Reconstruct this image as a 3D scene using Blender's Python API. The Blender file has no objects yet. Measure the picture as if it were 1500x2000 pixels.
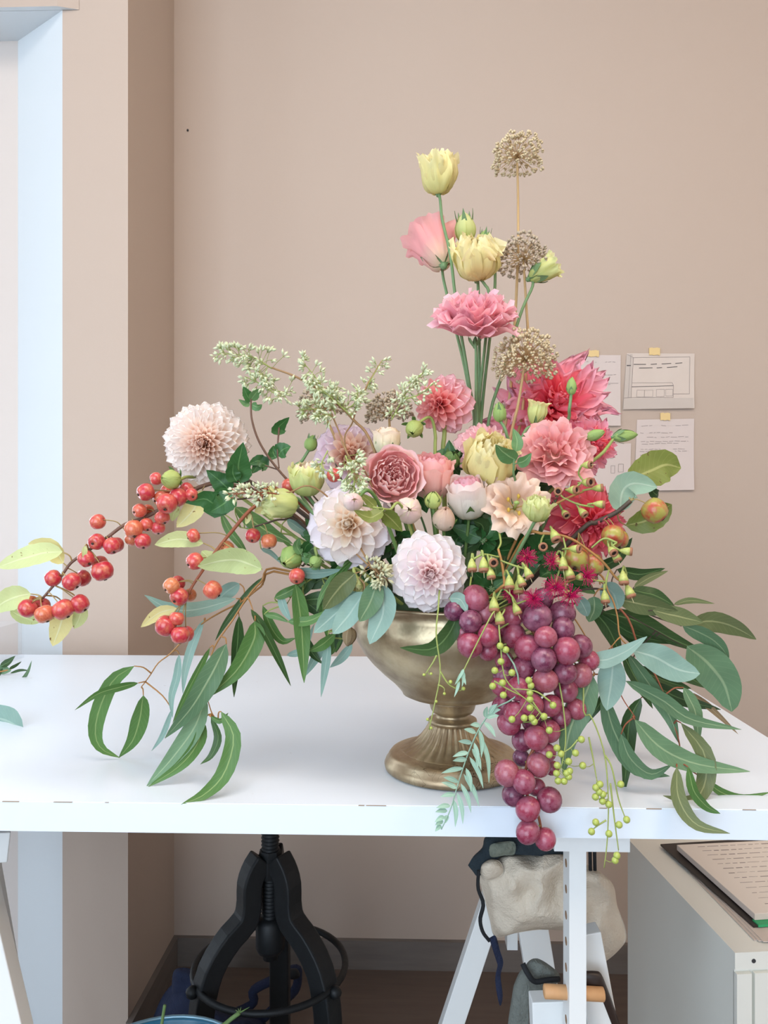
import bpy, math, random
from mathutils import Vector, Matrix, noise
random.seed(7)
S = bpy.context.scene
COL = S.collection
# ------------------------------------------------------------------ camera
H = 0.274                      # lens height above the table top
TZ = 0.792                     # table top height
CZ = TZ + H
YAW = math.radians(1.7)
RY = Matrix.Rotation(YAW, 3, 'Z')
CAM = Vector((0, 0, CZ))
cd = bpy.data.cameras.new('camera'); cd.sensor_fit = 'HORIZONTAL'; cd.sensor_width = 36; cd.lens = 36
cd.clip_start = 0.02
cam = bpy.data.objects.new('camera', cd); COL.objects.link(cam)
cam.location = CAM; cam.rotation_euler = (math.pi/2, 0, YAW); S.camera = cam
# ------------------------------------------------------------------ light
vs = S.view_settings
vs.view_transform = 'Standard'; vs.look = 'None'; vs.gamma = 1; vs.use_curve_mapping = False
vs.exposure = 0.08
S.cycles.transparent_max_bounces = 32
W = bpy.data.worlds.new('world'); S.world = W; W.use_nodes = True
W.node_tree.nodes['Background'].inputs[0].default_value = (0.75, 0.86, 1.0, 1)
W.node_tree.nodes['Background'].inputs[1].default_value = 2.2
def area(name, loc, aim, sx, sy, power, col):
    l = bpy.data.lights.new(name, 'AREA'); l.shape = 'RECTANGLE'; l.size = sx; l.size_y = sy; l.energy = power; l.color = col
    o = bpy.data.objects.new(name, l); COL.objects.link(o); o.location = loc
    o.rotation_euler = (Vector(aim)-Vector(loc)).to_track_quat('-Z', 'Y').to_euler()
    return o
area('daylight_niche_window', (-1.36, 1.86, 1.15), (-0.9, 0.0, 1.0), 0.85, 1.9, 30, (0.74, 0.88, 1.0))
area('daylight_shop_window', (-1.05, -2.42, 1.35), (0.0, 1.2, 0.9), 2.3, 2.2, 80, (0.70, 0.85, 1.0))
area('daylight_side_window', (-2.62, -0.25, 1.6), (0.0, 0.7, 0.9), 1.3, 1.6, 16, (0.66, 0.83, 1.0))
area('added_overhead_fill', (0.0, 0.1, 2.7), (0.1, 0.45, 0.0), 1.4, 0.6, 21, (0.98, 0.93, 0.88))  # unseen overhead fill, added to brighten the table top from above
area('warm_ceiling_lamp', (1.3, -0.5, 2.68), (1.0, 0.7, 0.3), 0.6, 0.4, 15, (1.0, 0.72, 0.48))
# ------------------------------------------------------------------ helpers
def ray(px, py): return RY @ Vector(((px-750)/1500, 1, -(py-1000)/1500))
def P(px, py, d): return CAM + ray(px, py)*d
def on_y(px, py, y): r = ray(px, py); return CAM + r*(y/r.y)
def on_x(px, py, x): r = ray(px, py); return CAM + r*(x/r.x)
def on_z(px, py, z): r = ray(px, py); return CAM + r*((z-CZ)/r.z)
def depth_on_z(py, z): return (CZ-z)*1500/(py-1000)
def lin(c): c /= 255; return c/12.92 if c <= .04045 else ((c+.055)/1.055)**2.4
def C(h, a=1): h = h.lstrip('#'); return (lin(int(h[0:2], 16)), lin(int(h[2:4], 16)), lin(int(h[4:6], 16)), a)
def mesh(name, v, f, mats=(), uv=None, fm=None, smooth=True):
    m = bpy.data.meshes.new(name); m.from_pydata([tuple(p) for p in v], [], f)
    for x in mats: m.materials.append(x)
    n = len(m.polygons)
    if smooth: m.polygons.foreach_set('use_smooth', [True]*n)
    if fm: m.polygons.foreach_set('material_index', fm)
    if uv:
        l = m.uv_layers.new(name='UVMap'); idx = [0]*len(m.loops); m.loops.foreach_get('vertex_index', idx)
        l.data.foreach_set('uv', [c for i in idx for c in uv[i]])
    m.update(); return m
def thing(name, label, cat, loc=(0, 0, 0), group=None, rz=0):
    o = bpy.data.objects.new(name, None); COL.objects.link(o); o.location = loc; o.rotation_euler = (0, 0, rz)
    o.empty_display_size = .02
    o['label'] = label; o['category'] = cat
    if group: o['group'] = group
    return o
def tag(o, label, cat, group=None):
    o['label'] = label; o['category'] = cat
    if group: o['group'] = group
    return o
def part(name, me, parent=None, mat=None, label=None, kind=None):
    o = bpy.data.objects.new(name, me); COL.objects.link(o)
    if parent: o.parent = parent
    if mat is not None: o.matrix_local = mat
    if label: o['label'] = label
    if kind: o['kind'] = kind
    return o
def struct(name, v, f, m, smooth=False, uv=None):
    o = part(name, mesh(name, v, f, [m], uv=uv, smooth=smooth)); o['kind'] = 'structure'; return o
class MB:
    def __init__(s): s.v = []; s.f = []; s.uv = []; s.fm = []
    def add(s, v, f, uv=None, m=0):
        b = len(s.v); s.v += [Vector(p) for p in v]; s.f += [tuple(i+b for i in q) for q in f]; s.uv += uv if uv else [(0, 0)]*len(v); s.fm += [m]*len(f)
        return s
    def box(s, lo, hi, m=0, M=None):
        x0, y0, z0 = lo; x1, y1, z1 = hi
        v = [Vector(p) for p in ((x0,y0,z0),(x1,y0,z0),(x1,y1,z0),(x0,y1,z0),(x0,y0,z1),(x1,y0,z1),(x1,y1,z1),(x0,y1,z1))]
        if M: v = [M @ p for p in v]
        return s.add(v, [(0,3,2,1),(4,5,6,7),(0,1,5,4),(1,2,6,5),(2,3,7,6),(3,0,4,7)], m=m)
    def tube(s, pts, r, n=6, m=0, cap=True, uvs=True):
        v, f, uv = tube(pts, r, n, cap); return s.add(v, f, uv, m)
    def ball(s, c, r, nu=8, nv=6, m=0, sz=1.0, M=None):
        v, f, uv = sphere(r, nu, nv, sz); v = [(M @ p if M else p)+Vector(c) for p in v]; return s.add(v, f, uv, m)
    def build(s, name, mats, parent=None, smooth=True, kind=None, label=None, off=None):
        v = [p-off for p in s.v] if off is not None else s.v
        return part(name, mesh(name, v, s.f, mats if isinstance(mats, (list, tuple)) else [mats], s.uv, s.fm, smooth), parent, label=label, kind=kind)
def spline(pts, n):
    p = [Vector(q) for q in pts]
    if len(p) == 1: return p*n
    if len(p) == 2: return [p[0].lerp(p[1], i/(n-1)) for i in range(n)]
    a = [p[0]*2-p[1]] + p + [p[-1]*2-p[-2]]
    out = []; k = len(p)-1
    for i in range(n):
        t = i/(n-1)*k; j = min(int(t), k-1); t -= j
        p0, p1, p2, p3 = a[j:j+4]
        out.append(.5*((2*p1)+(p2-p0)*t+(2*p0-5*p1+4*p2-p3)*t*t+(3*p1-p0-3*p2+p3)*t**3))
    return out
def lerps(vals, t):
    k = len(vals)-1; x = t*k; j = min(int(x), k-1) if k else 0
    return vals[j]+(vals[j+1]-vals[j])*(x-j) if k else vals[0]
def tube(pts, r, n=6, cap=True):
    p = [Vector(q) for q in pts]; N = len(p)
    rr = r if isinstance(r, (list, tuple)) else [r]
    v = []; f = []; uv = []
    t0 = (p[1]-p[0]).normalized(); a = t0.orthogonal().normalized()
    for i in range(N):
        t = (p[min(i+1, N-1)]-p[max(i-1, 0)])
        t = t.normalized() if t.length > 1e-9 else t0
        a = (a-t*a.dot(t)); a = a.normalized() if a.length > 1e-6 else t.orthogonal().normalized()
        b = t.cross(a); R = lerps(list(rr), i/(N-1))
        for k in range(n):
            q = 2*math.pi*k/n; v.append(p[i]+(a*math.cos(q)+b*math.sin(q))*R); uv.append((i/(N-1), k/n))
    for i in range(N-1):
        for k in range(n):
            f.append((i*n+k, i*n+(k+1) % n, (i+1)*n+(k+1) % n, (i+1)*n+k))
    if cap: f.append(tuple(range(n-1, -1, -1))); f.append(tuple((N-1)*n+k for k in range(n)))
    return v, f, uv
def sphere(r, nu=8, nv=6, sz=1.0):
    v = [Vector((0, 0, -r*sz))]; uv = [(0, 0)]; f = []
    for j in range(1, nv):
        th = math.pi*j/nv
        for i in range(nu):
            ph = 2*math.pi*i/nu; v.append(Vector((r*math.sin(th)*math.cos(ph), r*math.sin(th)*math.sin(ph), -r*sz*math.cos(th)))); uv.append((j/nv, i/nu))
    v.append(Vector((0, 0, r*sz))); uv.append((1, 0)); L = len(v)-1
    for i in range(nu):
        f.append((0, 1+(i+1) % nu, 1+i)); b = 1+(nv-2)*nu; f.append((L, b+i, b+(i+1) % nu))
    for j in range(nv-2):
        for i in range(nu):
            a = 1+j*nu; f.append((a+i, a+(i+1) % nu, a+nu+(i+1) % nu, a+nu+i))
    return v, f, uv
def lathe(prof, n=48, mod=None):
    v = []; f = []; uv = []; k = len(prof)
    for j, (r, z) in enumerate(prof):
        for i in range(n):
            a = 2*math.pi*i/n; R = r*(mod(j, i) if mod else 1); v.append(Vector((R*math.cos(a), R*math.sin(a), z))); uv.append((i/n, j/k))
    for j in range(k-1):
        for i in range(n): f.append((j*n+i, j*n+(i+1) % n, (j+1)*n+(i+1) % n, (j+1)*n+i))
    f.append(tuple(range(n-1, -1, -1))); f.append(tuple((k-1)*n+i for i in range(n)))
    return v, f, uv
def basis(z, roll=0.0):
    z = Vector(z).normalized(); x = Vector((0, 0, 1)).cross(z)
    if x.length < .05: x = Vector((1, 0, 0)).cross(z)
    x.normalize(); y = z.cross(x)
    return Matrix((x, y, z)).transposed().to_4x4() @ Matrix.Rotation(roll, 4, 'Z')
def cv(x, y, z): return RY @ Vector((x, y, z))        # direction given as (right, away, up) from the camera
# ------------------------------------------------------------------ materials
class NT:
    def __init__(s, name, rough=.5, **kw):
        s.m = bpy.data.materials.new(name); s.m.use_nodes = True; s.t = s.m.node_tree; s.n = s.t.nodes; s.l = s.t.links
        s.b = s.n['Principled BSDF']; s.b.inputs['Roughness'].default_value = rough; s.out = s.n['Material Output']
        for k, x in kw.items(): s.b.inputs[k.replace('_', ' ')].default_value = x
    def node(s, ty, **kw):
        n = s.n.new(ty)
        for k, x in kw.items(): setattr(n, k, x)
        return n
    def link(s, a, b): s.l.new(a, b)
    def col(s, c):
        n = s.n.new('ShaderNodeRGB'); n.outputs[0].default_value = c; return n.outputs[0]
    def coord(s, w='Object'): return s.n.new('ShaderNodeTexCoord').outputs[w]
    def noise(s, scale, detail=3, rough=.55, vec=None, out='Fac', stretch=None):
        n = s.n.new('ShaderNodeTexNoise'); n.inputs['Scale'].default_value = scale; n.inputs['Detail'].default_value = detail; n.inputs['Roughness'].default_value = rough
        v = vec or s.coord()
        if stretch:
            mp = s.n.new('ShaderNodeMapping'); mp.inputs['Scale'].default_value = stretch; s.link(v, mp.inputs[0]); v = mp.outputs[0]
        s.link(v, n.inputs['Vector']); return n.outputs[out]
    def ramp(s, fac, stops, interp='LINEAR'):
        n = s.n.new('ShaderNodeValToRGB'); e = n.color_ramp.elements; n.color_ramp.interpolation = interp
        e[0].position, e[0].color = stops[0]; e[1].position, e[1].color = stops[-1]
        for p, c in stops[1:-1]: q = e.new(p); q.color = c
        s.link(fac, n.inputs[0]); return n.outputs[0]
    def mix(s, fac, a, b, mode='MIX'):
        n = s.n.new('ShaderNodeMix'); n.data_type = 'RGBA'; n.blend_type = mode
        if isinstance(fac, (int, float)): n.inputs[0].default_value = fac
        else: s.link(fac, n.inputs[0])
        for i, x in ((6, a), (7, b)):
            if isinstance(x, tuple): n.inputs[i].default_value = x
            else: s.link(x, n.inputs[i])
        return n.outputs[2]
    def math(s, op, a, b=0.0):
        n = s.n.new('ShaderNodeMath'); n.operation = op
        for i, x in ((0, a), (1, b)):
            if isinstance(x, (int, float)): n.inputs[i].default_value = x
            else: s.link(x, n.inputs[i])
        return n.outputs[0]
    def rnd(s): return s.n.new('ShaderNodeObjectInfo').outputs['Random']
    def hsv(s, c, h=None, sat=None, val=None):
        n = s.n.new('ShaderNodeHueSaturation'); s.link(c, n.inputs['Color'])
        for k, x in (('Hue', h), ('Saturation', sat), ('Value', val)):
            if x is None: continue
            if isinstance(x, (int, float)): n.inputs[k].default_value = x
            else: s.link(x, n.inputs[k])
        return n.outputs[0]
    def rng(s, x, a, b):
        n = s.n.new('ShaderNodeMapRange'); s.link(x, n.inputs[0]); n.inputs[3].default_value = a; n.inputs[4].default_value = b; return n.outputs[0]
    def base(s, c):
        if isinstance(c, tuple): s.b.inputs['Base Color'].default_value = c
        else: s.link(c, s.b.inputs['Base Color'])
        return s
    def bump(s, h, strength=.2, dist=.002):
        n = s.n.new('ShaderNodeBump'); n.inputs['Strength'].default_value = strength; n.inputs['Distance'].default_value = dist
        s.link(h, n.inputs['Height']); s.link(n.outputs[0], s.b.inputs['Normal']); return s
    def thin(s, c, amt=.3):
        tr = s.n.new('ShaderNodeBsdfTranslucent'); mx = s.n.new('ShaderNodeMixShader'); mx.inputs[0].default_value = amt
        if isinstance(c, tuple): tr.inputs[0].default_value = c
        else: s.link(c, tr.inputs[0])
        s.link(s.b.outputs[0], mx.inputs[1]); s.link(tr.outputs[0], mx.inputs[2]); s.link(mx.outputs[0], s.out.inputs[0]); return s
    def uvx(s):
        n = s.n.new('ShaderNodeSeparateXYZ'); s.link(s.coord('UV'), n.inputs[0]); return n.outputs[0], n.outputs[1]
def flat(name, c, rough=.5, **kw): return NT(name, rough, **kw).base(C(c) if isinstance(c, str) else c).m
def petal_mat(name, base, mid, tip, amt=.38, vein=.06):
    t = NT(name, .55); t.b.inputs['Specular IOR Level'].default_value = .25
    u, v = t.uvx()
    G = lambda h: tuple(min(.97, x**.70) for x in C(h)[:3])+(1,)
    c = t.ramp(u, [(0, G(base)), (.5, G(mid)), (1, G(tip))])
    w = t.node('ShaderNodeTexNoise'); w.inputs['Scale'].default_value = 14; w.inputs['Detail'].default_value = 2
    mp = t.node('ShaderNodeMapping'); mp.inputs['Scale'].default_value = (.35, 3.0, 1); t.link(t.coord('UV'), mp.inputs[0]); t.link(mp.outputs[0], w.inputs['Vector'])
    val = t.math('ADD', t.rng(w.outputs[0], 1-vein, 1+vein), t.rng(t.rnd(), -.05, .05))
    c = t.hsv(c, h=t.rng(t.rnd(), .494, .506), val=val); t.base(c); t.bump(w.outputs[0], .12, .001)
    return t.thin(c, amt).m
def leaf_mat(name, c1, c2, rib, rough=.42, amt=.18, spots=None, ribw=.05, veins=.5):
    t = NT(name, rough); t.b.inputs['Specular IOR Level'].default_value = .35
    u, v = t.uvx()
    av = t.math('ABSOLUTE', t.math('SUBTRACT', v, .5))
    nz = t.noise(35, 3)
    c = t.mix(t.rng(t.rnd(), 0, 1), C(c1), C(c2))
    c = t.hsv(c, val=t.rng(nz, .82, 1.18))
    wv = t.math('SINE', t.math('MULTIPLY', t.math('SUBTRACT', u, t.math('MULTIPLY', av, .35)), 75.0))
    vein = t.math('MULTIPLY', t.math('GREATER_THAN', wv, .93), veins*.22)
    c = t.mix(vein, c, C(rib))
    r = t.ramp(av, [(0, (1,1,1,1)), (ribw*.45, (1,1,1,1)), (ribw, (0,0,0,1))])
    c = t.mix(t.math('MULTIPLY', r, .6), c, C(rib))
    if spots:
        s = t.noise(150, 2, .7); c = t.mix(t.ramp(s, [(.0, (0,0,0,1)), (.66, (0,0,0,1)), (.72, (1,1,1,1))]), c, C(spots))
    t.base(c); t.bump(t.math('ADD', nz, t.math('MULTIPLY', r, .6)), .25, .001)
    return t.thin(c, amt).m
def bark_mat(name, a, b):
    t = NT(name, .6); n = t.noise(60, 3); t.base(t.mix(n, C(a), C(b))); t.bump(n, .3, .001); return t.m
# ------------------------------------------------------------------ the room
def wall_mat(name, a, b):
    t = NT(name, .75); n = t.noise(1.3, 4); g = t.noise(220, 2)
    t.base(t.mix(n, C(a), C(b))); t.bump(g, .08, .001); return t.m
m_wall = wall_mat('pink_plaster', '#b9a799', '#b5a294')
m_reveal = wall_mat('pale_blue_plaster', '#d2d6d8', '#ccd1d4')
m_ceil = wall_mat('ceiling_white', '#ece7e0', '#e6e0d8')
t = NT('wood_floor', .45); n1 = t.noise(6, 4, stretch=(1, 9, 1)); t.base(t.mix(n1, C('#54463e'), C('#6e5e54'))); t.bump(n1, .1); m_floor = t.m
t = NT('grey_wood_skirting', .5); n1 = t.noise(7, 4, stretch=(1, 1, 9)); t.base(t.mix(n1, C('#5f5752'), C('#7d736c'))); m_skirt = t.m
m_white = flat('white_lacquer', '#eef0f2', .4)
m_dark = flat('dark_gap', '#3a3a3c', .8)
d0 = CZ*1500/886
WY = P(600, 1886, d0).y
XL = on_y(340, 1500, WY).x
YC = on_x(250, 1000, XL).y
XC = on_y(122, 1000, YC).x
ZN = on_y(122, 20, YC).z
N1 = on_z(35, 80, ZN)
YW = N1.y
XWJ = N1.x-.17; XW2 = N1.x-1.15; XR2 = XW2-.14
XLW, XRW, YB, ZC = -2.5, 1.9, -2.3, 2.75
def quadwall(name, pts, z0, z1, m):
    v = []; f = []
    for (x, y) in pts: v += [(x, y, z0), (x, y, z1)]
    for i in range(len(pts)-1): f.append((2*i, 2*i+2, 2*i+3, 2*i+1))
    return struct(name, v, f, m)
def slabwall(name, lo, hi, m): b = MB().box(lo, hi); return struct(name, b.v, b.f, m)
slabwall('floor', (XLW-.3, YB-.1, -.1), (XRW+.1, WY+.3, 0), m_floor)
slabwall('ceiling', (XLW-.3, YB-.1, ZC), (XRW+.1, WY+.3, ZC+.1), m_ceil)
slabwall('wall_back', (XL, WY, 0), (XRW+.1, WY+.12, ZC), m_wall)
# the pier on the left of the alcove, with its chamfered window reveal
def prism(name, pts, z0, z1, mats, side_mat=None):
    n = len(pts); v = [(x, y, z0) for x, y in pts]+[(x, y, z1) for x, y in pts]
    f = [(i, (i+1) % n, n+(i+1) % n, n+i) for i in range(n)]+[tuple(range(n-1, -1, -1)), tuple(range(n, 2*n))]
    fm = [(side_mat or {}).get(i, 0) for i in range(n)]+[(side_mat or {}).get('bottom', 0), 0]
    return part(name, mesh(name, v, f, mats, fm=fm, smooth=False))
o = prism('wall_left_pier', [(XC, YC), (XL, YC), (XL, WY+.12), (N1.x, WY+.12), (N1.x, YW)], 0, ZC, [m_wall, m_reveal], {4: 1, 3: 1}); o['kind'] = 'structure'
o = prism('wall_left_back', [(XLW, YC), (XR2, YC), (XW2, YW), (XW2, WY+.12), (XLW, WY+.12)], 0, ZC, [m_wall, m_reveal], {1: 1, 2: 1}); o['kind'] = 'structure'
slabwall('wall_above_window', (XR2-.02, YC-.0, ZN), (XC+.02, WY+.12, ZC), m_reveal)
slabwall('wall_right', (XRW, YB, 0), (XRW+.1, WY, ZC), m_ceil)
b = MB(); y0, y1 = YB-.1, YB
b.box((XLW, y0, 0), (-2.25, y1, ZC)); b.box((.15, y0, 0), (XRW, y1, ZC)); b.box((-2.25, y0, 0), (.15, y1, .2)); b.box((-2.25, y0, 2.55), (.15, y1, ZC))
struct('wall_behind', b.v, b.f, m_wall)
b = MB(); x0, x1 = XLW-.1, XLW
b.box((x0, YB, 0), (x1, -.95, ZC)); b.box((x0, .45, 0), (x1, WY+.12, ZC)); b.box((x0, -.95, 0), (x1, .45, .7)); b.box((x0, -.95, 2.5), (x1, .45, ZC))
struct('wall_left', b.v, b.f, m_wall)
# roller blind box over the niche
zb = ZN
pa = on_z(112, 12, zb); pb = on_z(165, 35, zb)
o = prism('trim_1', [(pa.x, pa.y), (pb.x, YC-.001), (XR2, YC-.001), (XR2, pa.y)], zb, ZC-.02, [m_wall, m_reveal], {'bottom': 1}); o['kind'] = 'structure'
# windows: real frames, real panes
gt = NT('window_glass', .02); tr = gt.node('ShaderNodeBsdfTransparent'); gl = gt.node('ShaderNodeBsdfGlossy'); gl.inputs['Roughness'].default_value = .02
lw = gt.node('ShaderNodeLayerWeight'); lw.inputs[0].default_value = .25; fr = gt.node('ShaderNodeMapRange'); gt.link(lw.outputs['Facing'], fr.inputs[0]); fr.inputs[3].default_value = .06; fr.inputs[4].default_value = .35; mx = gt.node('ShaderNodeMixShader')
gt.link(fr.outputs[0], mx.inputs[0]); gt.link(tr.outputs[0], mx.inputs[1]); gt.link(gl.outputs[0], mx.inputs[2]); gt.link(mx.outputs[0], gt.out.inputs[0]); m_glass = gt.m
def window(name, M, w, h, panes, fw=.06):
    r = bpy.data.objects.new(name, None); COL.objects.link(r); r.matrix_world = M; r['kind'] = 'structure'
    b = MB(); b.box((0, 0, 0), (w, .05, fw)); b.box((0, 0, h-fw), (w, .05, h)); b.box((0, 0, fw), (fw, .05, h-fw)); b.box((w-fw, 0, fw), (w, .05, h-fw))
    for i in range(1, panes): x = w*i/panes; b.box((x-fw/2, 0, fw), (x+fw/2, .05, h-fw))
    b.build('window_frame', m_white, r, smooth=False)
    for i in range(panes):
        x = w*i/panes; MB().box((x+fw*.5, .02, fw*.8), (x+w/panes-fw*.5, .026, h-fw*.8)).build('pane', m_glass, r, smooth=False)
    return r
slabwall('wall_window_jamb', (XWJ, YW, 0), (N1.x+.01, WY+.12, ZN+.01), wall_mat('jamb_white', '#cdc3bc', '#c8bdb6'))
window('window_1', Matrix.Translation((XW2, YW+.01, 0.0)), XWJ-XW2, ZN, 2, .085)
window('window_2', Matrix.Translation((-2.25, YB-.08, .2)), 2.4, 2.35, 3)
window('window_3', Matrix.Translation((XLW-.02, -.95, .7)) @ Matrix.Rotation(math.pi/2, 4, 'Z'), 1.4, 1.8, 2)
slabwall('ground_outside', (-6, WY+.35, -.3), (2, 6, -.1), flat('pavement', '#b8b4ae', .8))
# skirting boards
ZS = on_y(600, 1836, WY-.012).z
slabwall('baseboard_back', (XL, WY-.012, 0), (XRW, WY, ZS), m_skirt)
slabwall('baseboard_left', (XL, YC-.012, 0), (XL+.012, WY-.012, ZS), m_skirt)
# nail holes in the plaster
for px, py, lab in ((367, 255, 'tiny dark nail head high on the wall by the left corner'), (822, 437, 'tiny dark nail head in the wall beside the pink lisianthus')):
    p = on_y(px, py, WY); b = MB(); b.ball((0, 0, 0), .0026, 8, 6); b.tube([(0, 0, 0), (0, .012, 0)], .0012)
    o = b.build('nail', m_dark); o.location = p-Vector((0, .002, 0)); tag(o, lab, 'nail')
# ------------------------------------------------------------------ table
t = NT('white_laminate', .38); c = C('#e0e9f4')
sp = t.noise(55, 2, .6); sm = t.noise(3.2, 4, .6)
k = t.ramp(sp, [(0, (0,0,0,1)), (.755, (0,0,0,1)), (.775, (1,1,1,1))])
cc = t.mix(t.rng(sm, 0, .12), c, C('#cfd4d8')); cc = t.mix(t.math('MULTIPLY', k, .35), cc, C('#9a958e')); t.base(cc); m_table = t.m
t = NT('edge_band', .4); e1 = t.noise(9, 3, .6, stretch=(1, 1, 6)); t.base(t.mix(t.ramp(e1, [(0, (0,0,0,1)), (.70, (0,0,0,1)), (.74, (1,1,1,1))]), C('#dde7f2'), C('#cfd0d0'))); m_edge = t.m
YF = on_z(750, 1573, TZ).y
YBK = on_z(500, 1281, TZ).y
XRT = on_z(1435, 1400, TZ).x
XLT = -1.30
THK = TZ-on_y(750, 1631.5, YF).z
tab = thing('work_table', 'long white table top carrying the flower arrangement', 'table', (XLT, YF, TZ))
W_, D_ = XRT-XLT, YBK-YF
MB().box((0, .0008, -THK), (W_, D_, 0)).build('tabletop', m_table, tab, smooth=False)
MB().box((0, -.0006, -THK), (W_, .0008, -.0006)).build('edge_band', m_edge, tab, smooth=False)
rng = random.Random(3)
for i, (px, w) in enumerate(((5, 34), (105, 38), (205, 8), (700, 12), (715, 40), (1170, 16), (1262, 30), (1450, 26))):
    a = on_y(px, 1570, YF).x-XLT; L = w*.00047
    MB().box((a, -.0008, -.0006+.0002*(i%3)), (a+L, .0001, .00004)).build('edge_chip', flat('chipboard', '#a08a74', .8) if i == 0 else bpy.data.materials['chipboard'], tab, smooth=False)
# ------------------------------------------------------------------ papers taped to the wall
t = NT('sketch_paper', .8); u, v = t.uvx(); pn = t.noise(8, 3)
t.base(t.mix(pn, C('#cec0b5'), C('#c6b8ae'))); m_paper = t.m
m_paper2 = flat('lilac_paper', '#cbbdb7', .8)
m_grey = flat('pencil_shading', '#bdb1a8', .9); m_ink = flat('pencil_line', '#8d827e', .9); m_inkd = flat('pencil_stroke', '#5e5654', .9); m_tape = flat('masking_tape', '#d9bd86', .7)
def sheet(name, label, quad, tape, lines, m, curl=.004, shade=None):
    c = [on_y(x, y, WY) for x, y in quad]; o = c[0].copy(); r = thing(name, label, 'paper', o, 'papers taped to the wall')
    N = 10; v = []; f = []; uv = []
    def at(s, q, lift=0):
        p = (c[0].lerp(c[1], s)).lerp(c[3].lerp(c[2], s), q)-o
        z = .0012+curl*(q**2)*(.4+.6*s)+.0012*math.sin(s*5+q*2)**2
        return Vector((p.x, -z-lift, p.z))
    for j in range(N+1):
        for i in range(N+1): v.append(at(i/N, j/N)); uv.append((i/N, j/N))
    for j in range(N):
        for i in range(N): a = j*(N+1)+i; f.append((a, a+N+1, a+N+2, a+1))
    part('sheet', mesh('sheet', v, f, [m], uv), r)
    for (x0, y0, x1, y1) in (shade or []):
        q = MB()
        for j in range(5):
            for i in range(5):
                s0, s1 = x0+(x1-x0)*i/5, x0+(x1-x0)*(i+1)/5; t0, t1 = y0+(y1-y0)*j/5, y0+(y1-y0)*(j+1)/5
                q.add([at(s0, t0, .0003), at(s0, t1, .0003), at(s1, t1, .0003), at(s1, t0, .0003)], [(0, 1, 2, 3)])
        q.build('pencil_shading', m_grey, r)
    q = MB(); qd = MB()
    for (x0, y0, x1, y1, w) in lines:
        d = Vector((x1-x0, y1-y0)); nn = Vector((-d.y, d.x)).normalized()*abs(w)*.5; n = 4; tgt = qd if w > .008 else q
        for i in range(n):
            e = [(x0+d.x*i/n, y0+d.y*i/n), (x0+d.x*(i+1)/n, y0+d.y*(i+1)/n)]
            tgt.add([at(e[0][0]-nn.x, e[0][1]-nn.y, .0006), at(e[0][0]+nn.x, e[0][1]+nn.y, .0006), at(e[1][0]+nn.x, e[1][1]+nn.y, .0006), at(e[1][0]-nn.x, e[1][1]-nn.y, .0006)], [(0, 1, 2, 3)])
    if q.v: q.build('pencil_lines', m_ink, r)
    if qd.v: qd.build('pencil_strokes', m_inkd, r)
    for (x0, y0, x1, y1) in tape:
        a = on_y(x0, y0, WY)-o; e = on_y(x1, y1, WY)-o
        b = MB(); ns = 6
        for i in range(ns):
            xa, xb = a.x+(e.x-a.x)*i/ns, a.x+(e.x-a.x)*(i+1)/ns; wob = .0006*math.sin(i*2.1)
            b.box((xa, -.0042, e.z+wob), (xb, -.0006, a.z+wob))
        b.build('masking_tape', m_tape, r, smooth=False)
    return r
L = []
def rect(x0, y0, x1, y1, w=.006): return [(x0,y0,x1,y0,w),(x1,y0,x1,y1,w),(x1,y1,x0,y1,w),(x0,y1,x0,y0,w)]
L += [(.10,.08,.93,.06,.006),(.10,.08,.10,.80,.006),(.93,.06,.93,.74,.005),(.0,.02,.10,.08,.006),(.06,.02,.06,.8,.004),(.1,.53,.68,.53,.005),(.1,.6,.7,.585,.009),(.7,.585,.7,.8,.005),(.68,.53,.7,.585,.005),(.1,.79,.7,.8,.006),(.7,.735,.93,.735,.006),(.0,.8,.1,.79,.006)]
L += rect(.18,.66,.29,.78,.004)+rect(.29,.66,.41,.78,.004)+rect(.46,.65,.57,.78,.004)+rect(.59,.65,.69,.77,.004)
L += [(.11,.2,.29,.2,.012),(.36,.2,.45,.19,.012),(.52,.19,.66,.18,.012),(.72,.18,.82,.17,.012),(.19,.265,.39,.26,.012),(.45,.26,.53,.255,.012),(.6,.255,.75,.24,.012),(.01,.22,.07,.22,.02)]
sheet('pencil_sketch', 'pencil perspective sketch of a shop counter taped to the wall', [(1224, 690), (1356, 691), (1354, 798), (1216, 800)], [(1267, 680, 1288, 694)], L, m_paper, .006, [(.0, .02, .09, .8), (0, .81, .99, .99)])
rg = random.Random(5)
def scribble(rows, x0=.06, x1=.9, w=.005):
    out = []
    for y in rows:
        x = x0+rg.random()*.04
        while x < x1:
            l = .03+rg.random()*.09
            if rg.random() < .78: out.append((x, y+rg.uniform(-.004, .004), min(x+l, x1), y+rg.uniform(-.006, .006), w))
            x += l+.02
            if rg.random() < .1: break
    return out
sheet('handwritten_note', 'sheet of handwritten notes taped below the pencil sketch', [(1244, 820), (1355, 818), (1354, 957), (1238, 959)], [(1289, 807, 1308, 821)], scribble([.06, .09, .19, .25, .31, .34, .42, .45, .5]), m_paper2, .005)
sheet('faint_drawing', 'faint pencil drawing taped left of the sketch, half hidden by coral dahlia', [(1120, 693), (1212, 694), (1211, 832), (1118, 832)], [(1143, 685, 1169, 697)], scribble([.1, .24, .28, .42, .8])+[(.2,.4,.95,.4,.005)], m_paper2, .004)
sheet('squared_sheet', 'pale squared sheet taped low, behind the olive green leaf', [(1112, 868), (1232, 866), (1230, 962), (1110, 964)], [], scribble([.15, .3])+rect(.68, .45, .74, .6)+rect(.8, .42, .88, .58), m_paper2, .005)
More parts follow.
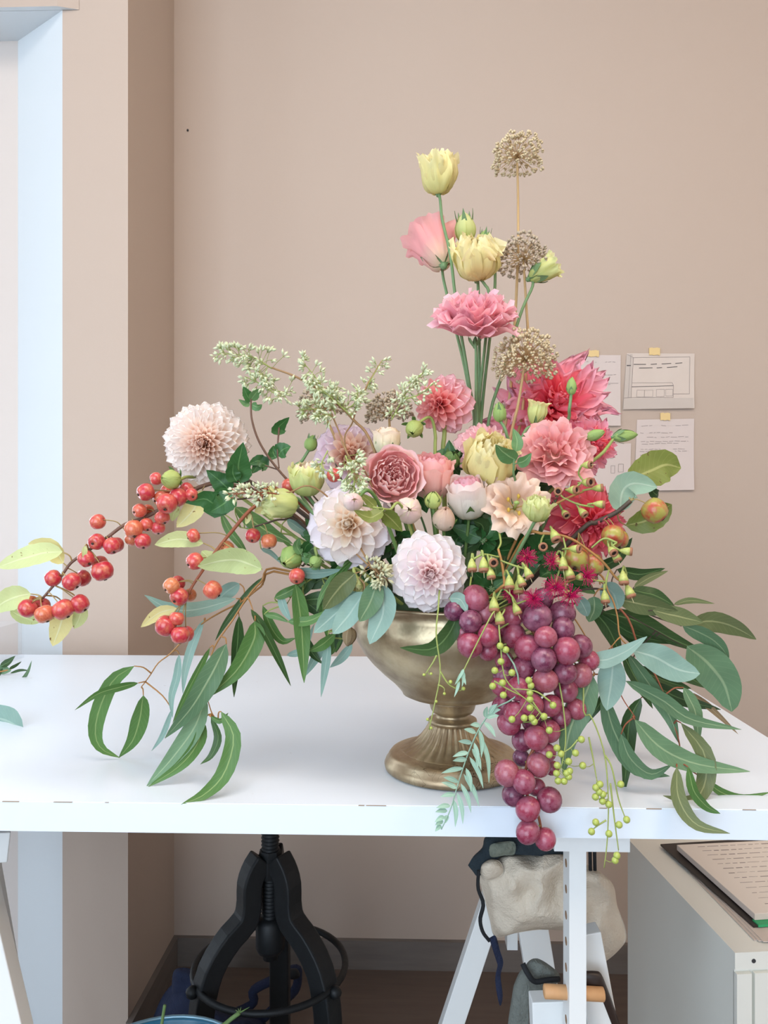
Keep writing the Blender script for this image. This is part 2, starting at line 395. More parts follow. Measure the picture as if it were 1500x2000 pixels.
# ------------------------------------------------------------------ the urn
t = NT('aged_brass', .36, Metallic=.85); n1 = t.noise(14, 5, .65); n2 = t.noise(60, 3, .6); n3 = t.noise(5, 3, .5, stretch=(1, 1, 2.2))
c = t.ramp(n1, [(.25, C('#8a765c')), (.42, C('#ab977a')), (.58, C('#cbbb9a')), (.8, C('#ddd2b8'))])
c = t.mix(t.ramp(n3, [(.35, (0,0,0,1)), (.75, (.55,.55,.55,1))]), c, C('#755f4a')); c = t.mix(t.rng(n2, 0, .25), c, C('#5e4a36'))
ck = t.node('ShaderNodeTexVoronoi', feature='DISTANCE_TO_EDGE'); ck.inputs['Scale'].default_value = 16
wv = t.noise(30, 3, .6, out='Color'); t.link(t.mix(.12, t.coord(), wv), ck.inputs['Vector'])
ckm = t.math('MULTIPLY', t.ramp(ck.outputs[0], [(0, (1,1,1,1)), (.012, (0,0,0,1))]), t.ramp(t.noise(6, 2), [(.52, (0,0,0,1)), (.6, (1,1,1,1))]))
c = t.mix(ckm, c, C('#4a3a2a')); t.base(c); t.link(t.rng(n2, .26, .5), t.b.inputs['Roughness']); t.bump(t.math('ADD', n1, t.math('MULTIPLY', n2, .5)), .3, .003); m_brass = t.m
UD = .822
UP = on_z(884, 1500, TZ)
urn = thing('footed_urn', 'aged brass footed urn with fluted base holding the bouquet', 'urn', UP)
pf = [(.0, .0), (.068, .0), (.0722, .002), (.073, .006), (.0715, .010), (.069, .0125), (.0685, .015), (.066, .018), (.061, .0195), (.0585, .0195), (.056, .021)]
v, f, uv = lathe(pf, 96); part('foot_rim', mesh('foot_rim', v, f, [m_brass], uv), urn)
pc = [(.0575, .0195), (.054, .0215), (.047, .0245), (.040, .029), (.034, .0345), (.029, .041), (.0255, .0475), (.0245, .0495)]
amp = [0, .035, .05, .055, .06, .06, .05, 0]
NF = 30
v, f, uv = lathe(pc, NF*6, lambda j, i: 1+amp[j]*(abs(math.cos(math.pi*i/6))-.6)); part('fluted_foot', mesh('fluted_foot', v, f, [m_brass], uv), urn)
pn = [(.024, .0485), (.0262, .0505), (.0255, .053), (.019, .0545), (.0172, .057), (.0175, .059), (.0215, .0605), (.0235, .064), (.0245, .068), (.0262, .071), (.0275, .0735), (.026, .0755), (.022, .078)]
v, f, uv = lathe(pn, 64); part('stem', mesh('stem', v, f, [m_brass], uv), urn)
pb_ = [(.020, .0745), (.0265, .0755), (.036, .076), (.047, .078), (.0535, .081), (.0545, .0835), (.057, .0865), (.0635, .0935), (.074, .1025), (.0855, .1135), (.0955, .1255), (.1025, .1375), (.1055, .148), (.1050, .1575), (.1020, .165), (.1005, .171), (.1035, .176), (.105, .178), (.1035, .180), (.0995, .177), (.097, .168), (.100, .155), (.094, .13), (.06, .095), (.0, .085)]
v, f, uv = lathe(pb_, 96); part('bowl', mesh('bowl', v, f, [m_brass], uv), urn)
t = NT('floral_foam', .95); n1 = t.noise(50, 4); t.base(t.mix(n1, C('#20301a'), C('#35482a'))); m_foam = t.m
v, f, uv = lathe([(.0, .09), (.055, .096), (.088, .13), (.094, .165), (.088, .180), (.066, .198), (.03, .206), (.0, .207)], 40)
v = [p+p.normalized()*.004*noise.noise(p*70) for p in v]
o = part('floral_foam', mesh('floral_foam', v, f, [m_foam], uv)); o.location = UP; tag(o, 'dark green floral foam filling the brass urn', 'foam')
VC = UP+Vector((0, 0, .165))
# ------------------------------------------------------------------ stool under the table
t = NT('black_cast_iron', .55, Metallic=.3); n1 = t.noise(120, 3); t.base(t.mix(n1, C('#101214'), C('#1c1f22'))); t.bump(n1, .3, .001); m_iron = t.m
SD = 1.25; sp_ = P(528, 1700, SD); st = thing('iron_stool', 'black cast iron screw stool with ring footrest under the table', 'stool', (sp_.x, sp_.y, 0))
def beam(path, wt, wr, ang):
    pts = spline([(r, 0, z) for r, z in path], 26); v = []; f = []
    for i, p in enumerate(pts):
        tn = (pts[min(i+1, 25)]-pts[max(i-1, 0)]).normalized(); nr = Vector((-tn.z, 0, tn.x))
        for a, b in ((-1, -1), (1, -1), (1, 1), (-1, 1)): v.append(p+Vector((0, a*wt/2, 0))+nr*b*wr/2)
    for i in range(25):
        for k in range(4): f.append((i*4+k, i*4+(k+1) % 4, i*4+4+(k+1) % 4, i*4+4+k))
    f += [(3, 2, 1, 0), (100, 101, 102, 103)]
    M = Matrix.Rotation(ang, 3, 'Z'); return [M @ q for q in v], f
for a in (212, 328, 90):
    v, f = beam([(.015, .507), (.028, .490), (.036, .468), (.037, .435), (.045, .412), (.074, .388), (.100, .352), (.113, .305), (.117, .25), (.118, .12), (.121, .0)], .034, .032, math.radians(a)+YAW)
    o = part('leg', mesh('leg', v, f, [m_iron], smooth=False), st); bv = o.modifiers.new('bevel', 'BEVEL'); bv.width = .003; bv.segments = 2
pr = [(.0, .34), (.012, .34)]
z = .36
while z < .665: pr += [(.0125, z), (.0150, z+.003), (.0125, z+.006)]; z += .006
pr += [(.0, z+.007)]
v, f, uv = lathe(pr, 16); part('threaded_rod', mesh('threaded_rod', v, f, [m_iron], uv), st)
v, f, uv = lathe([(.014, .475), (.022, .475), (.023, .488), (.0225, .503), (.019, .508), (.017, .517), (.014, .517)], 8); part('collar', mesh('collar', v, f, [m_iron], uv, smooth=False), st)
v, f, uv = lathe([(.0, .352), (.02, .352), (.024, .36), (.024, .40), (.018, .408), (.0, .408)], 16); part('hub', mesh('hub', v, f, [m_iron], uv), st)
pts = [(.122*math.cos(a), .122*math.sin(a), .329) for a in [2*math.pi*i/48 for i in range(49)]]
MB().tube(pts, .0055, 8, cap=False).build('ring_footrest', m_iron, st)
v, f, uv = lathe([(.0, .655), (.14, .655), (.150, .66), (.152, .668), (.148, .676), (.13, .68), (.0, .678)], 40); part('seat', mesh('seat', v, f, [m_iron], uv), st)
for a in (212, 328):
    q = Matrix.Rotation(math.radians(a)+YAW, 3, 'Z') @ Vector((.13, 0, .327)); MB().ball(q, .010, 8, 6).build('bolt', m_iron, st)
# ------------------------------------------------------------------ soft bundles
def pillow(name, outline, d, thick, mat, parent, o, amp=.01, fs=30, rings=9, sub=4, seed=0, dd=0.0, fold=None, ridge=0):
    pts = spline([(x, y, 0) for x, y in outline]+[(*outline[0], 0)], len(outline)*sub+1)[:-1]; n = len(pts)
    cx = sum(p.x for p in pts)/n; cy = sum(p.y for p in pts)/n
    ymin = min(p.y for p in pts); ymax = max(p.y for p in pts)
    v = []; f = []; uv = []; off = Vector((seed*3.1, seed*1.7, 0))
    for side in (-1, 1):
        for j in range(rings+1):
            s = 1-j/(rings+.35); b = math.sqrt(max(0, 1-s**2.6))*.5*thick*side
            for p in pts:
                px, py = cx+(p.x-cx)*s, cy+(p.y-cy)*s
                q = P(px, py, d+dd*(py-ymin)/(ymax-ymin)); k = 1 if j else .35
                w = noise.fractal(q*fs+off, 1.0, 2.0, 3)*amp*k
                if ridge: w -= ridge*k*(1-abs(noise.noise(q*26+off))*2.4)*(.5+noise.noise(q*9+off))
                if fold: w += math.sin((px*fold[0]+py*fold[1])*.1+3*noise.noise(q*8+off))*amp*.7*k
                r = ray(px, py).normalized(); v.append(q+r*(b+w*(1 if side < 0 else .5))-o); uv.append((px/100, py/100))
    m = rings+1
    for sd in range(2):
        for j in range(rings):
            for i in range(n):
                a = (sd*m+j)*n; q = (a+i, a+(i+1) % n, a+n+(i+1) % n, a+n+i); f.append(q if sd else q[::-1])
        a = (sd*m+rings)*n; f.append(tuple(range(a, a+n)) if sd else tuple(range(a+n-1, a-1, -1)))
    for i in range(n): f.append((i, (i+1) % n, m*n+(i+1) % n, m*n+i))
    return part(name, mesh(name, v, f, [mat], uv), parent)
def cloth_mat(name, a, b, rough=.9, sc=25):
    t = NT(name, rough); n1 = t.noise(sc, 4); n2 = t.noise(500, 1); cr = t.noise(16, 5, .6); t.base(t.mix(n1, C(a), C(b))); t.bump(t.math('ADD', t.math('ADD', n1, t.math('MULTIPLY', cr, 2.5)), t.math('MULTIPLY', n2, .3)), .6, .006); return t.m
m_linen = cloth_mat('cream_linen', '#e2d6c4', '#cbbba6'); m_navy = cloth_mat('navy_cloth', '#141c34', '#1d2744'); m_ink_cloth = cloth_mat('dark_floral_cloth', '#18202a', '#2c3a40')
m_felt = cloth_mat('grey_felt', '#767a74', '#60645f', sc=120); m_strap = flat('black_webbing', '#17191d', .8); m_leather = flat('brown_leather', '#2c211d', .4)
# backpack on the floor behind the stool
bp = P(350, 1950, 1.5); bag = thing('navy_backpack', 'dark navy cloth bag slumped on the floor behind the stool', 'bag', (bp.x, bp.y, 0))
o_ = Vector((bp.x, bp.y, 0))
pillow('body', [(300, 1985), (318, 1945), (345, 1918), (385, 1925), (420, 1960), (480, 1985), (520, 2000), (520, 2085), (400, 2095), (290, 2090), (285, 2040)], 1.5, .16, m_navy, bag, o_, .02, 14, seed=1)
pillow('flap', [(335, 1935), (338, 1900), (352, 1890), (378, 1896), (390, 1925), (385, 1960), (350, 1965)], 1.47, .06, m_navy, bag, o_, .008, 25, seed=2)
b = MB(); b.tube(spline([P(430, 1990, 1.5)-o_, P(492, 1962, 1.52)-o_, P(495, 1935, 1.52)-o_, P(530, 1915, 1.53)-o_, P(575, 1893, 1.53)-o_, P(582, 1905, 1.53)-o_, P(575, 1935, 1.53)-o_, P(540, 1965, 1.5)-o_, P(500, 2000, 1.5)-o_, P(440, 2040, 1.48)-o_], 40), .009, 8).build('strap', m_navy, bag)
pillow('buckle_pad', [(560, 1900), (566, 1892), (580, 1892), (586, 1904), (580, 1912), (566, 1912)], 1.52, .03, m_strap, bag, o_, .002, 20, rings=4)
# blue bucket with cut stems
bc = P(306, 2105, 1.0); bk = thing('blue_bucket', 'blue enamel bucket of cut stems in the lower left corner', 'bucket', (bc.x, bc.y, 0))
zr = bc.z
t = NT('blue_enamel', .3); n1 = t.noise(10, 3); t.base(t.mix(n1, C('#1c5a78'), C('#2b7390'))); m_blue = t.m
v, f, uv = lathe([(.0, .0), (.09, .0), (.095, .01), (.12, zr-.01), (.123, zr), (.121, zr+.002), (.117, zr-.004), (.09, .02), (.0, .02)], 48)
part('bucket_body', mesh('bucket_body', v, f, [m_blue], uv), bk)
MB().tube([(.1215*math.cos(a), .1215*math.sin(a), zr) for a in [2*math.pi*i/48 for i in range(49)]], .0028, 8, cap=False).build('rolled_rim', flat('zinc_rim', '#8fb3c4', .35, Metallic=.6), bk)
m_stem = bark_mat('green_stem', '#5f7d45', '#7f9b5c')
for lab, pts, rad in (('single green cut stem standing up in the blue bucket', [(322, 1963, 1.05), (316, 2000, 1.045), (300, 2120, 1.0), (290, 2350, .98)], .0022),
                      ('frayed green cut stem leaning on the blue bucket rim', [(468, 1978, 1.09), (440, 2000, 1.085), (390, 2050, 1.06), (300, 2330, .98)], .003)):
    q = [P(*p) for p in pts]; o = q[-1].copy(); th = thing('cut_stem', lab, 'stem', o); b = MB(); b.tube(spline([p-o for p in q], 14), rad, 7).build('stalk', m_stem, th)
    if 'frayed' in lab:
        b = MB()
        for k in range(6):
            e = q[0]-o; b.tube([e, e+cv(.004*k-.006, 0, .004+.002*(k % 3))], [.0012, .0003], 4)
        b.build('frayed_end', m_stem, th)
# ------------------------------------------------------------------ trestles
m_post = flat('trestle_white', '#e9ebea', .45); m_peg = bark_mat('beech_peg', '#d9a878', '#c08f60')
zt = TZ-THK
def bar(name, a, bq, w, dp, parent, o, mat=None, right=None):
    a = Vector(a)-o; bq = Vector(bq)-o; ax = (bq-a).normalized(); rt = right or cv(1, 0, 0); rt = (rt-ax*rt.dot(ax)).normalized(); fw = ax.cross(rt)
    v = [p+rt*sx*w/2+fw*sy*dp/2 for p in (a, bq) for sx, sy in ((-1, -1), (1, -1), (1, 1), (-1, 1))]
    o2 = part(name, mesh(name, v, [(0,1,2,3),(7,6,5,4),(0,4,5,1),(1,5,6,2),(2,6,7,3),(3,7,4,0)], [mat or m_post], smooth=False), parent)
    bv = o2.modifiers.new('bevel', 'BEVEL'); bv.width = .0012; bv.segments = 2
    return o2
tb = P(1120, 1700, .78); tr = thing('trestle', 'white adjustable trestle with drilled post holding up the table', 'trestle', (tb.x, tb.y, 0)); o = Vector((tb.x, tb.y, 0))
a = on_z(1082, 1640, zt); x0 = P(1082, 1640, .765).x; x1 = P(1228, 1640, .765).x; y0 = P(1150, 1640, .762).y; zl = P(1150, 1661, .765).z
MB().box((x0-o.x, y0-o.y, zl-o.z), (x1-o.x, y0+.58-o.y, zt-o.z)).build('top_beam', m_post, tr, smooth=False)
xa = P(1112, 1800, .775).x; xb = P(1145, 1800, .775).x; yp = P(1130, 1800, .775).y
post = MB().box((xa-o.x, yp-o.y, .35), (xb-o.x, yp+.030-o.y, zl)).build('post', m_post, tr, smooth=False)
MB().box((xa-o.x, yp+.48-o.y, .35), (xb-o.x, yp+.51-o.y, zl)).build('post', m_post, tr, smooth=False)
m_hole = flat('drilled_wood', '#8d6f54', .9)
for k in range(8):
    z = P(1105, 1690, .785).z-k*.0268; MB().tube([(xa-o.x-.0004, yp+.015-o.y, z), (xa-o.x+.004, yp+.015-o.y, z)], .0042, 12).build('peg_hole', m_hole, post, smooth=False)
MB().tube([P(1062, 1936, .79)-o, P(1064, 1936, .79)-o, P(1085, 1937, .79)-o, P(1178, 1942, .79)-o, P(1180, 1942, .79)-o], [.0055, .0072, .0072, .0072, .0055], 10).build('wooden_peg', m_peg, tr)
bar('leg', P(1000, 1640, 1.2), P(772, 2332, 1.2), .034, .022, tr, o); bar('leg', P(1012, 1640, 1.2), P(1125, 2332, 1.2), .046, .022, tr, o)
bar('leg', P(1068, 1945, .83), P(1105, 2920, .83), .036, .022, tr, o); bar('leg', P(1140, 1815, .83), P(1345, 2920, .83), .032, .022, tr, o)
tb = P(-40, 1700, .9); t2 = thing('trestle', 'white trestle leg slanting in the lower left corner', 'trestle', (tb.x, tb.y, 0)); o = Vector((tb.x, tb.y, 0))
bar('leg', P(-45, 1700, .80), P(259, 2999, .80), .030, .022, t2, o); bar('leg', P(-75, 1700, .80), P(-360, 2999, .80), .030, .022, t2, o); bar('top_beam', P(-60, 1660, .80), P(-60+30, 1560, 1.25), .075, .03, t2, o)
bar('leg', P(-45, 1560, 1.2), P(90, 2332, 1.2), .030, .022, t2, o)
# ------------------------------------------------------------------ apron and bags hanging on the trestle
ao = P(1060, 1700, 1.0); ap = thing('linen_apron', 'crumpled cream linen apron with dark waistband hanging on the trestle', 'apron', ao)
pillow('cloth', [(936, 1720), (938, 1690), (975, 1672), (1040, 1668), (1100, 1668), (1150, 1690), (1195, 1724), (1206, 1770), (1222, 1815), (1218, 1845), (1172, 1882), (1140, 1850), (1120, 1822), (1060, 1816), (1010, 1822), (968, 1830), (956, 1795), (946, 1755)], 1.0, .07, m_linen, ap, ao, .014, 14, rings=34, sub=8, seed=4, ridge=.022)
pillow('rolled_hem', [(938, 1705), (942, 1688), (960, 1678), (978, 1684), (984, 1705), (966, 1718), (946, 1720)], .97, .03, m_linen, ap, ao, .004, 40, seed=5)
pillow('waistband', [(914, 1690), (925, 1672), (942, 1655), (952, 1632), (1010, 1630), (1102, 1632), (1100, 1672), (1040, 1668), (985, 1668), (960, 1680), (936, 1712), (922, 1700)], .99, .035, m_ink_cloth, ap, ao, .004, 30, seed=6)
b = MB(); b.tube(spline([P(*q)-ao for q in ((935, 1700, .96), (934, 1735, .96), (944, 1765, .96), (938, 1795, .96), (943, 1820, .96), (956, 1838, .96))], 20), [.0022, .0026, .0022], 7).build('cord', m_strap, ap)
pillow('tie_end', [(955, 1832), (968, 1828), (976, 1855), (983, 1880), (978, 1905), (982, 1945), (976, 1964), (967, 1915), (972, 1880), (962, 1850)], .96, .006, m_navy, ap, ao, .002, 60, rings=4, seed=7)
pillow('printed_trim', [(955, 1660), (962, 1648), (1003, 1644), (1005, 1668), (985, 1671), (960, 1674)], .965, .012, cloth_mat('printed_trim_cloth', '#8f9484', '#3f4a44', sc=140), ap, ao, .002, 40, rings=4, seed=12)
for x in (1152, 1161): b = MB(); b.tube([P(x, 1640, .97)-ao, P(x+1, 1700, .97)-ao], .0022, 6).build('strap', m_strap, ap)
fo = P(1030, 1990, .9); fb = thing('felt_bag', 'folded grey felt bag with black strap hanging beside the trestle post', 'bag', fo)
pillow('body', [(1003, 1925), (1015, 1898), (1030, 1890), (1060, 1905), (1092, 1915), (1070, 1930), (1045, 1938), (1036, 1960), (1032, 2010), (1030, 2090), (985, 2090), (992, 2000)], .9, .03, m_felt, fb, fo, .003, 40, rings=8, seed=8)
pillow('rolled_flap', [(1022, 1892), (1034, 1876), (1050, 1872), (1072, 1884), (1092, 1902), (1090, 1916), (1066, 1918), (1042, 1914)], .885, .03, m_felt, fb, fo, .002, 60, rings=8, seed=9)
b = MB(); b.tube(spline([P(*q)-fo for q in ((1021, 1882, .87), (1030, 1900, .865), (1044, 1917, .865), (1068, 1914, .865), (1092, 1912, .87))], 16), .0032, 6).build('strap', m_strap, fb)
lo = P(1170, 1950, .93); lb = thing('leather_bag', 'dark brown leather bag behind the white trestle post', 'bag', lo)
pillow('body', [(1130, 1897), (1160, 1896), (1174, 1902), (1188, 1935), (1200, 1968), (1216, 2020), (1206, 2030), (1185, 1965), (1160, 1945), (1130, 1940)], .80, .012, m_leather, lb, lo, .002, 40, rings=6, seed=10)
# ------------------------------------------------------------------ cabinet with papers
ZK = .5
A = on_z(1437, 1861, ZK); Bk = on_z(1226, 1637, ZK); dv = (Bk-A); dl = dv.length; ang = math.atan2(dv.y, dv.x)-math.pi/2
t = NT('cream_metal', .42); t.base(C('#e6e6de')); m_cab = t.m
cb = thing('steel_cabinet', 'low cream metal cabinet at the lower right with papers on top', 'cabinet', (A.x, A.y, 0), rz=ang)
MB().box((0, .004, .06), (.42, dl, ZK-.022)).build('body', m_cab, cb, smooth=False)
MB().box((-.001, 0, ZK-.022), (.421, dl, ZK)).build('top_panel', m_cab, cb, smooth=False)
for x in (.024, .22): 
    dr = MB().box((x, -.003, .07), (x+.182, .006, ZK-.026)).build('door', m_cab, cb, smooth=False)
    MB().tube([(x+.165, -.004, .3), (x+.165, -.02, .3)], .006, 10).build('knob', m_iron, dr)
MB().box((0, -.003, .06), (.020, .006, ZK-.026)).build('side_rail', m_cab, cb, smooth=False)
hx = on_y(1474, 1879, A.y).x-A.x
MB().tube([(hx, -.0006, ZK-.0115), (hx, .004, ZK-.0115)], .0028, 12).build('screw_hole', m_dark, cb, smooth=False)
for x in (.01, .38):
    for y in (.01, dl-.04): MB().box((x, y, 0), (x+.03, y+.03, .062)).build('foot', m_iron, cb, smooth=False)
m_cream = flat('cream_page', '#ddd2c8', .8); m_cover = flat('black_cover', '#2b2420', .5); m_green = flat('green_tab', '#2f9a62', .5)
def slab(name, label, cat, c0, c1, wid, z0, parts):
    a = on_z(*c0, z0); e = on_z(*c1, z0); d = e-a; an = math.atan2(d.y, d.x)+math.pi/2
    r = thing(name, label, cat, (a.x, a.y, z0), rz=an); return r, d.length
z0 = ZK
r, L_ = slab('loose_papers', 'loose white papers under the black folder on the cabinet', 'papers', (1350, 1713), (1470, 1838), .2, z0, None)
for k in range(3): MB().box((.002+.004*k, -L_-.004*k, .0004+.0012*k), (.21+.003*k, .012+.02*k, .0014+.0012*k)).build('sheet', m_paper, r, smooth=False)
z0 += .0042
r, L_ = slab('black_folder', 'open black folder lying on the cabinet under the notepad', 'folder', (1290, 1652), (1472, 1812), .2, z0, None)
MB().box((0, -L_, 0), (.22, .0, .003)).build('cover', m_cover, r, smooth=False); MB().box((.006, -L_-.002, .001), (.06, -L_+.012, .0045)).build('green_tab', m_green, r, smooth=False)
z0 += .005
r, L_ = slab('notepad', 'thick notepad with a handwritten cream page on the black folder', 'notepad', (1322, 1660), (1474, 1797), .2, z0, None)
MB().box((0, -L_, 0), (.2, 0, .008)).build('page_block', m_paper, r, smooth=False); MB().box((.0005, -L_+.0005, .008), (.199, -.0005, .0085)).build('top_page', m_cream, r, smooth=False)
b = MB(); rg = random.Random(11)
for i in range(13):
    y = -.012-i*(L_-.02)/13; x = .03
    while x < .17:
        l = .006+rg.random()*.014; b.box((x, y+rg.uniform(-.001, .001), .0085), (min(x+l, .18), y+.0012, .0088)); x += l+.004
b.build('handwriting', m_ink, r, smooth=False)
# ------------------------------------------------------------------ glass vase at the left end of the table
gd = depth_on_z(1284, TZ); g0 = on_z(47, 1284, TZ); gz = P(47, 1213, gd).z-TZ
gv = thing('glass_vase', 'clear square glass vase at the left end of the table', 'vase', (g0.x, g0.y, TZ))
b = MB(); w = .12; tk = .004
b.box((-w, -w, 0), (0, 0, .008)); b.box((-w, -w, .008), (-w+tk, 0, gz)); b.box((-tk, -w, .008), (0, 0, gz)); b.box((-w+tk, -w, .008), (-tk, -w+tk, gz)); b.box((-w+tk, -tk, .008), (-tk, 0, gz))
b.build('glass_body', m_glass, gv, smooth=False)
# ------------------------------------------------------------------ builders for plants
def hw_profile(kind, u):
    if kind == 'willow': return max(0, math.sin(math.pi*min(1, u**.8)))**.8*(1-.25*u)/.86 if u < 1 else 0
    if kind == 'broad': return max(0, math.sin(math.pi*u**.85))**.62
    if kind == 'apple': return max(0, math.sin(math.pi*u**.9))**.7
    if kind == 'point': return max(0, math.sin(math.pi*u**.62))**.85
    return 1
def leaf_mesh3(sp, w, tilt=0, kind='willow', fold=.16, wave=.0, serr=0, n=14, seed=0, o=Vector(), view=True, nrm=None):
    """sp: world spine points, w: full width (m)."""
    pts = spline(sp, n); v = []; f = []; uv = []
    K = (-1, -.5, 0, .5, 1); rr = random.Random(seed)
    for i, p in enumerate(pts):
        u = i/(n-1); t = (pts[min(i+1, n-1)]-pts[max(i-1, 0)]).normalized()
        nn = (CAM-p) if nrm is None else Vector(nrm); nn = (nn-t*nn.dot(t)).normalized()
        a = tilt+wave*math.sin(u*5+seed); s = t.cross(nn); s2 = s*math.cos(a)+nn*math.sin(a); n2 = nn*math.cos(a)-s*math.sin(a)
        h = hw_profile(kind, u)*w/2+w*.012
        for k in K:
            e = h*k
            if serr and abs(k) == 1: e *= 1+serr*(1 if i % 2 else -1)
            z = fold*(abs(k)-.35)*h*1.2+.05*h*math.sin(u*17+k*2+seed)
            v.append(p+s2*e+n2*z-o); uv.append((u, (k+1)/2))
    m = len(K)
    for i in range(n-1):
        for k in range(m-1): a = i*m+k; f.append((a, a+1, a+m+1, a+m))
    return v, f, uv
def leaf(th, xy, w, mat, d0, d1, tilt=None, kind='willow', name='leaf', stalk=None, stalk_mat=None, serr=0, fold=.16, label=None, n=14, dm=0.0):
    sd = random.random()*10
    if tilt is None: tilt = random.uniform(-.55, .55)
    k = len(xy)-1
    sp = [P(x, y, d0+(d1-d0)*i/k+dm*math.sin(math.pi*i/k)) for i, (x, y) in enumerate(xy)]
    W_ = w*(d0+d1)/2/1500/max(.6, math.cos(tilt)); o = sp[0].copy()
    v, f, uv = leaf_mesh3(sp, W_, tilt, kind, fold, .12, serr, n, sd, o)
    ob = part(name, mesh(name, v, f, [mat], uv), th, Matrix.Translation(o-th.location), label)
    if stalk:
        q = [P(*stalk)-o, (P(*stalk)-o)*.5+Vector((0, 0, .001)), Vector()]
        MB().tube(spline(q, 6), .0007, 5).build('leaf_stalk', stalk_mat or mat, ob)
    return ob
def stem(th, pts, r, mat, name='stem', n=20, sides=7, label=None):
    q = spline([Vector(p)-th.location for p in pts], n); return MB().tube(q, r, sides).build(name, mat, th, label=label)
def px_path(pts): return [P(*p) for p in pts]
# --- cupped petals (roses, lisianthus, buds)
def cup_petal(prof, span, ruf=0, k=5, seed=0, nu=9, nv=12, rnd=.20, base=.5):
    rr = random.Random(seed); pr = spline([(r, 0, z) for r, z in prof], 20); v = []; f = []; uv = []
    p1, p2 = rr.random()*6, rr.random()*6
    for i in range(nu+1):
        u = i/nu; s = base+(1-base)*min(1, u/.55)**.8
        for j in range(nv+1):
            w = 2*j/nv-1; uu = u*(1-rnd*abs(w)**3); x = uu*19; a = min(int(x), 18); q = pr[a].lerp(pr[a+1], x-a)
            ph = math.radians(span)*s*w
            r = q.x+ruf*uu**2.2*math.sin(k*w*1.3+p1)+ruf*.45*uu**3*math.sin(k*w*3.2+p2)
            z = q.z+ruf*1.0*uu**2*math.sin(k*w*1.7+p2)
            r *= 1+.05*w*(1 if seed % 2 else -1)
            r *= 1+(.04+ruf*.9)*noise.noise(Vector((uu*2.6+seed, w*2.2, seed*.37)))*min(1, uu*2)
            v.append(Vector((r*math.cos(ph), r*math.sin(ph), z))); uv.append((uu, j/nv))
    for i in range(nu):
        for j in range(nv): a = i*(nv+1)+j; f.append((a, a+1, a+nv+2, a+nv+1))
    return v, f, uv
def cup_head(th, c, axis, R, layers, roll=0, name='petal', seed=0, sq=1.0):
    rr = random.Random(seed); M0 = Matrix.Translation(Vector(c)-th.location) @ basis(axis, roll) @ Matrix.Diagonal((R, R, R*sq, 1))
    for li, (n, prof, span, ruf, mat, jit) in enumerate(layers):
        ms = []
        for q in range(min(n, 3)):
            v, f, uv = cup_petal(prof, span, ruf, 3+rr.random()*3, rr.randrange(999)); ms.append(mesh(name, v, f, [mat], uv))
        a0 = rr.random()*6.28
        for i in range(n):
            J = Matrix.Rotation(a0+2*math.pi*(i+rr.uniform(-.12, .12))/n, 4, 'Z') @ Matrix.Rotation(rr.uniform(-jit, jit), 4, 'Y') @ Matrix.Rotation(rr.uniform(-jit, jit)*.6, 4, 'X') @ Matrix.Scale(rr.uniform(.93, 1.06), 4)
            part(name, ms[i % len(ms)], th, M0 @ J)
def L_rose(m, mi=None, ruf=.03):
    mi = mi or m
    L = [(5, [(.08, -.6), (.6, -.55), (.95, -.1), (1.0, .3), (1.06, .5)], 46, ruf*1.6, m, .06), (5, [(.08, -.55), (.55, -.5), (.88, -.05), (.9, .34), (.92, .48)], 42, ruf, m, .07)]
    for r, n, s in ((.74, 6, 36), (.6, 7, 32), (.46, 6, 36), (.33, 6, 38), (.21, 4, 50), (.1, 3, 60)):
        L.append((n, [(.05, -.5), (r*.75, -.3), (r, .02), (r*.97, .34), (r*.92, .42+.12*(.7-r))], s, .05, mi, .16))
    return L
def L_globe(m, mi=None, ruf=.04, top=.62, jt=1.0):
    mi = mi or m
    return [(n_, p_, s_, r_, m_, j_*jt) for n_, p_, s_, r_, m_, j_ in [(4, [(.1, -.95), (.65, -.85), (1.0, -.2), (.97, .45), (1.08, .78)], 50, ruf*1.8, m, .07), (5, [(.1, -.9), (.6, -.8), (.93, -.1), (.84, .6), (top+.1, .95)], 46, ruf, m, .06),
            (5, [(.1, -.8), (.5, -.7), (.76, 0), (.66, .7), (.5, .95)], 44, ruf, mi, .08), (4, [(.1, -.6), (.4, -.5), (.54, .1), (.46, .8), (.34, .98)], 48, ruf, mi, .1), (3, [(.05, -.4), (.2, -.2), (.3, .3), (.24, .9)], 60, ruf, mi, .1)]]
def L_bud(m, mi=None):
    mi = mi or m
    return [(5, [(.12, -1), (.75, -.7), (.98, -.05), (.66, .62), (.16, 1.0)], 44, .015, m, .03), (4, [(.1, -.9), (.6, -.6), (.85, 0), (.55, .7), (.10, 1.08)], 50, .03, mi, .05)]
def L_bell(m, mi=None, ruf=.10, flare=1.0):
    mi = mi or m
    return [(5, [(.10, -.95), (.42, -.78), (.68, -.1), (.86*flare, .45), (1.12*flare, .62)], 42, ruf, m, .06), (5, [(.08, -.9), (.34, -.7), (.56, 0), (.66, .5), (.8, .66)], 40, ruf, mi, .07), (4, [(.05, -.6), (.25, -.5), (.38, .1), (.4, .55)], 48, ruf*.8, mi, .1)]
def L_ruffle(m, mi=None, ruf=.09):
    mi = mi or m
    return [(6, [(.04, -.42), (.4, -.40), (.8, -.2), (1.05, -.22)], 46, ruf, m, .1), (6, [(.04, -.38), (.38, -.34), (.75, -.05), (.98, .05)], 46, ruf, m, .12), (6, [(.04, -.34), (.33, -.26), (.62, .12), (.82, .26)], 46, ruf, mi, .14),
            (6, [(.04, -.3), (.26, -.2), (.46, .2), (.62, .40)], 48, ruf, mi, .16), (5, [(.04, -.3), (.18, -.1), (.3, .25), (.40, .47)], 52, ruf, mi, .18), (4, [(.02, -.2), (.1, 0), (.16, .3), (.2, .5)], 50, ruf*.7, mi, .2)]
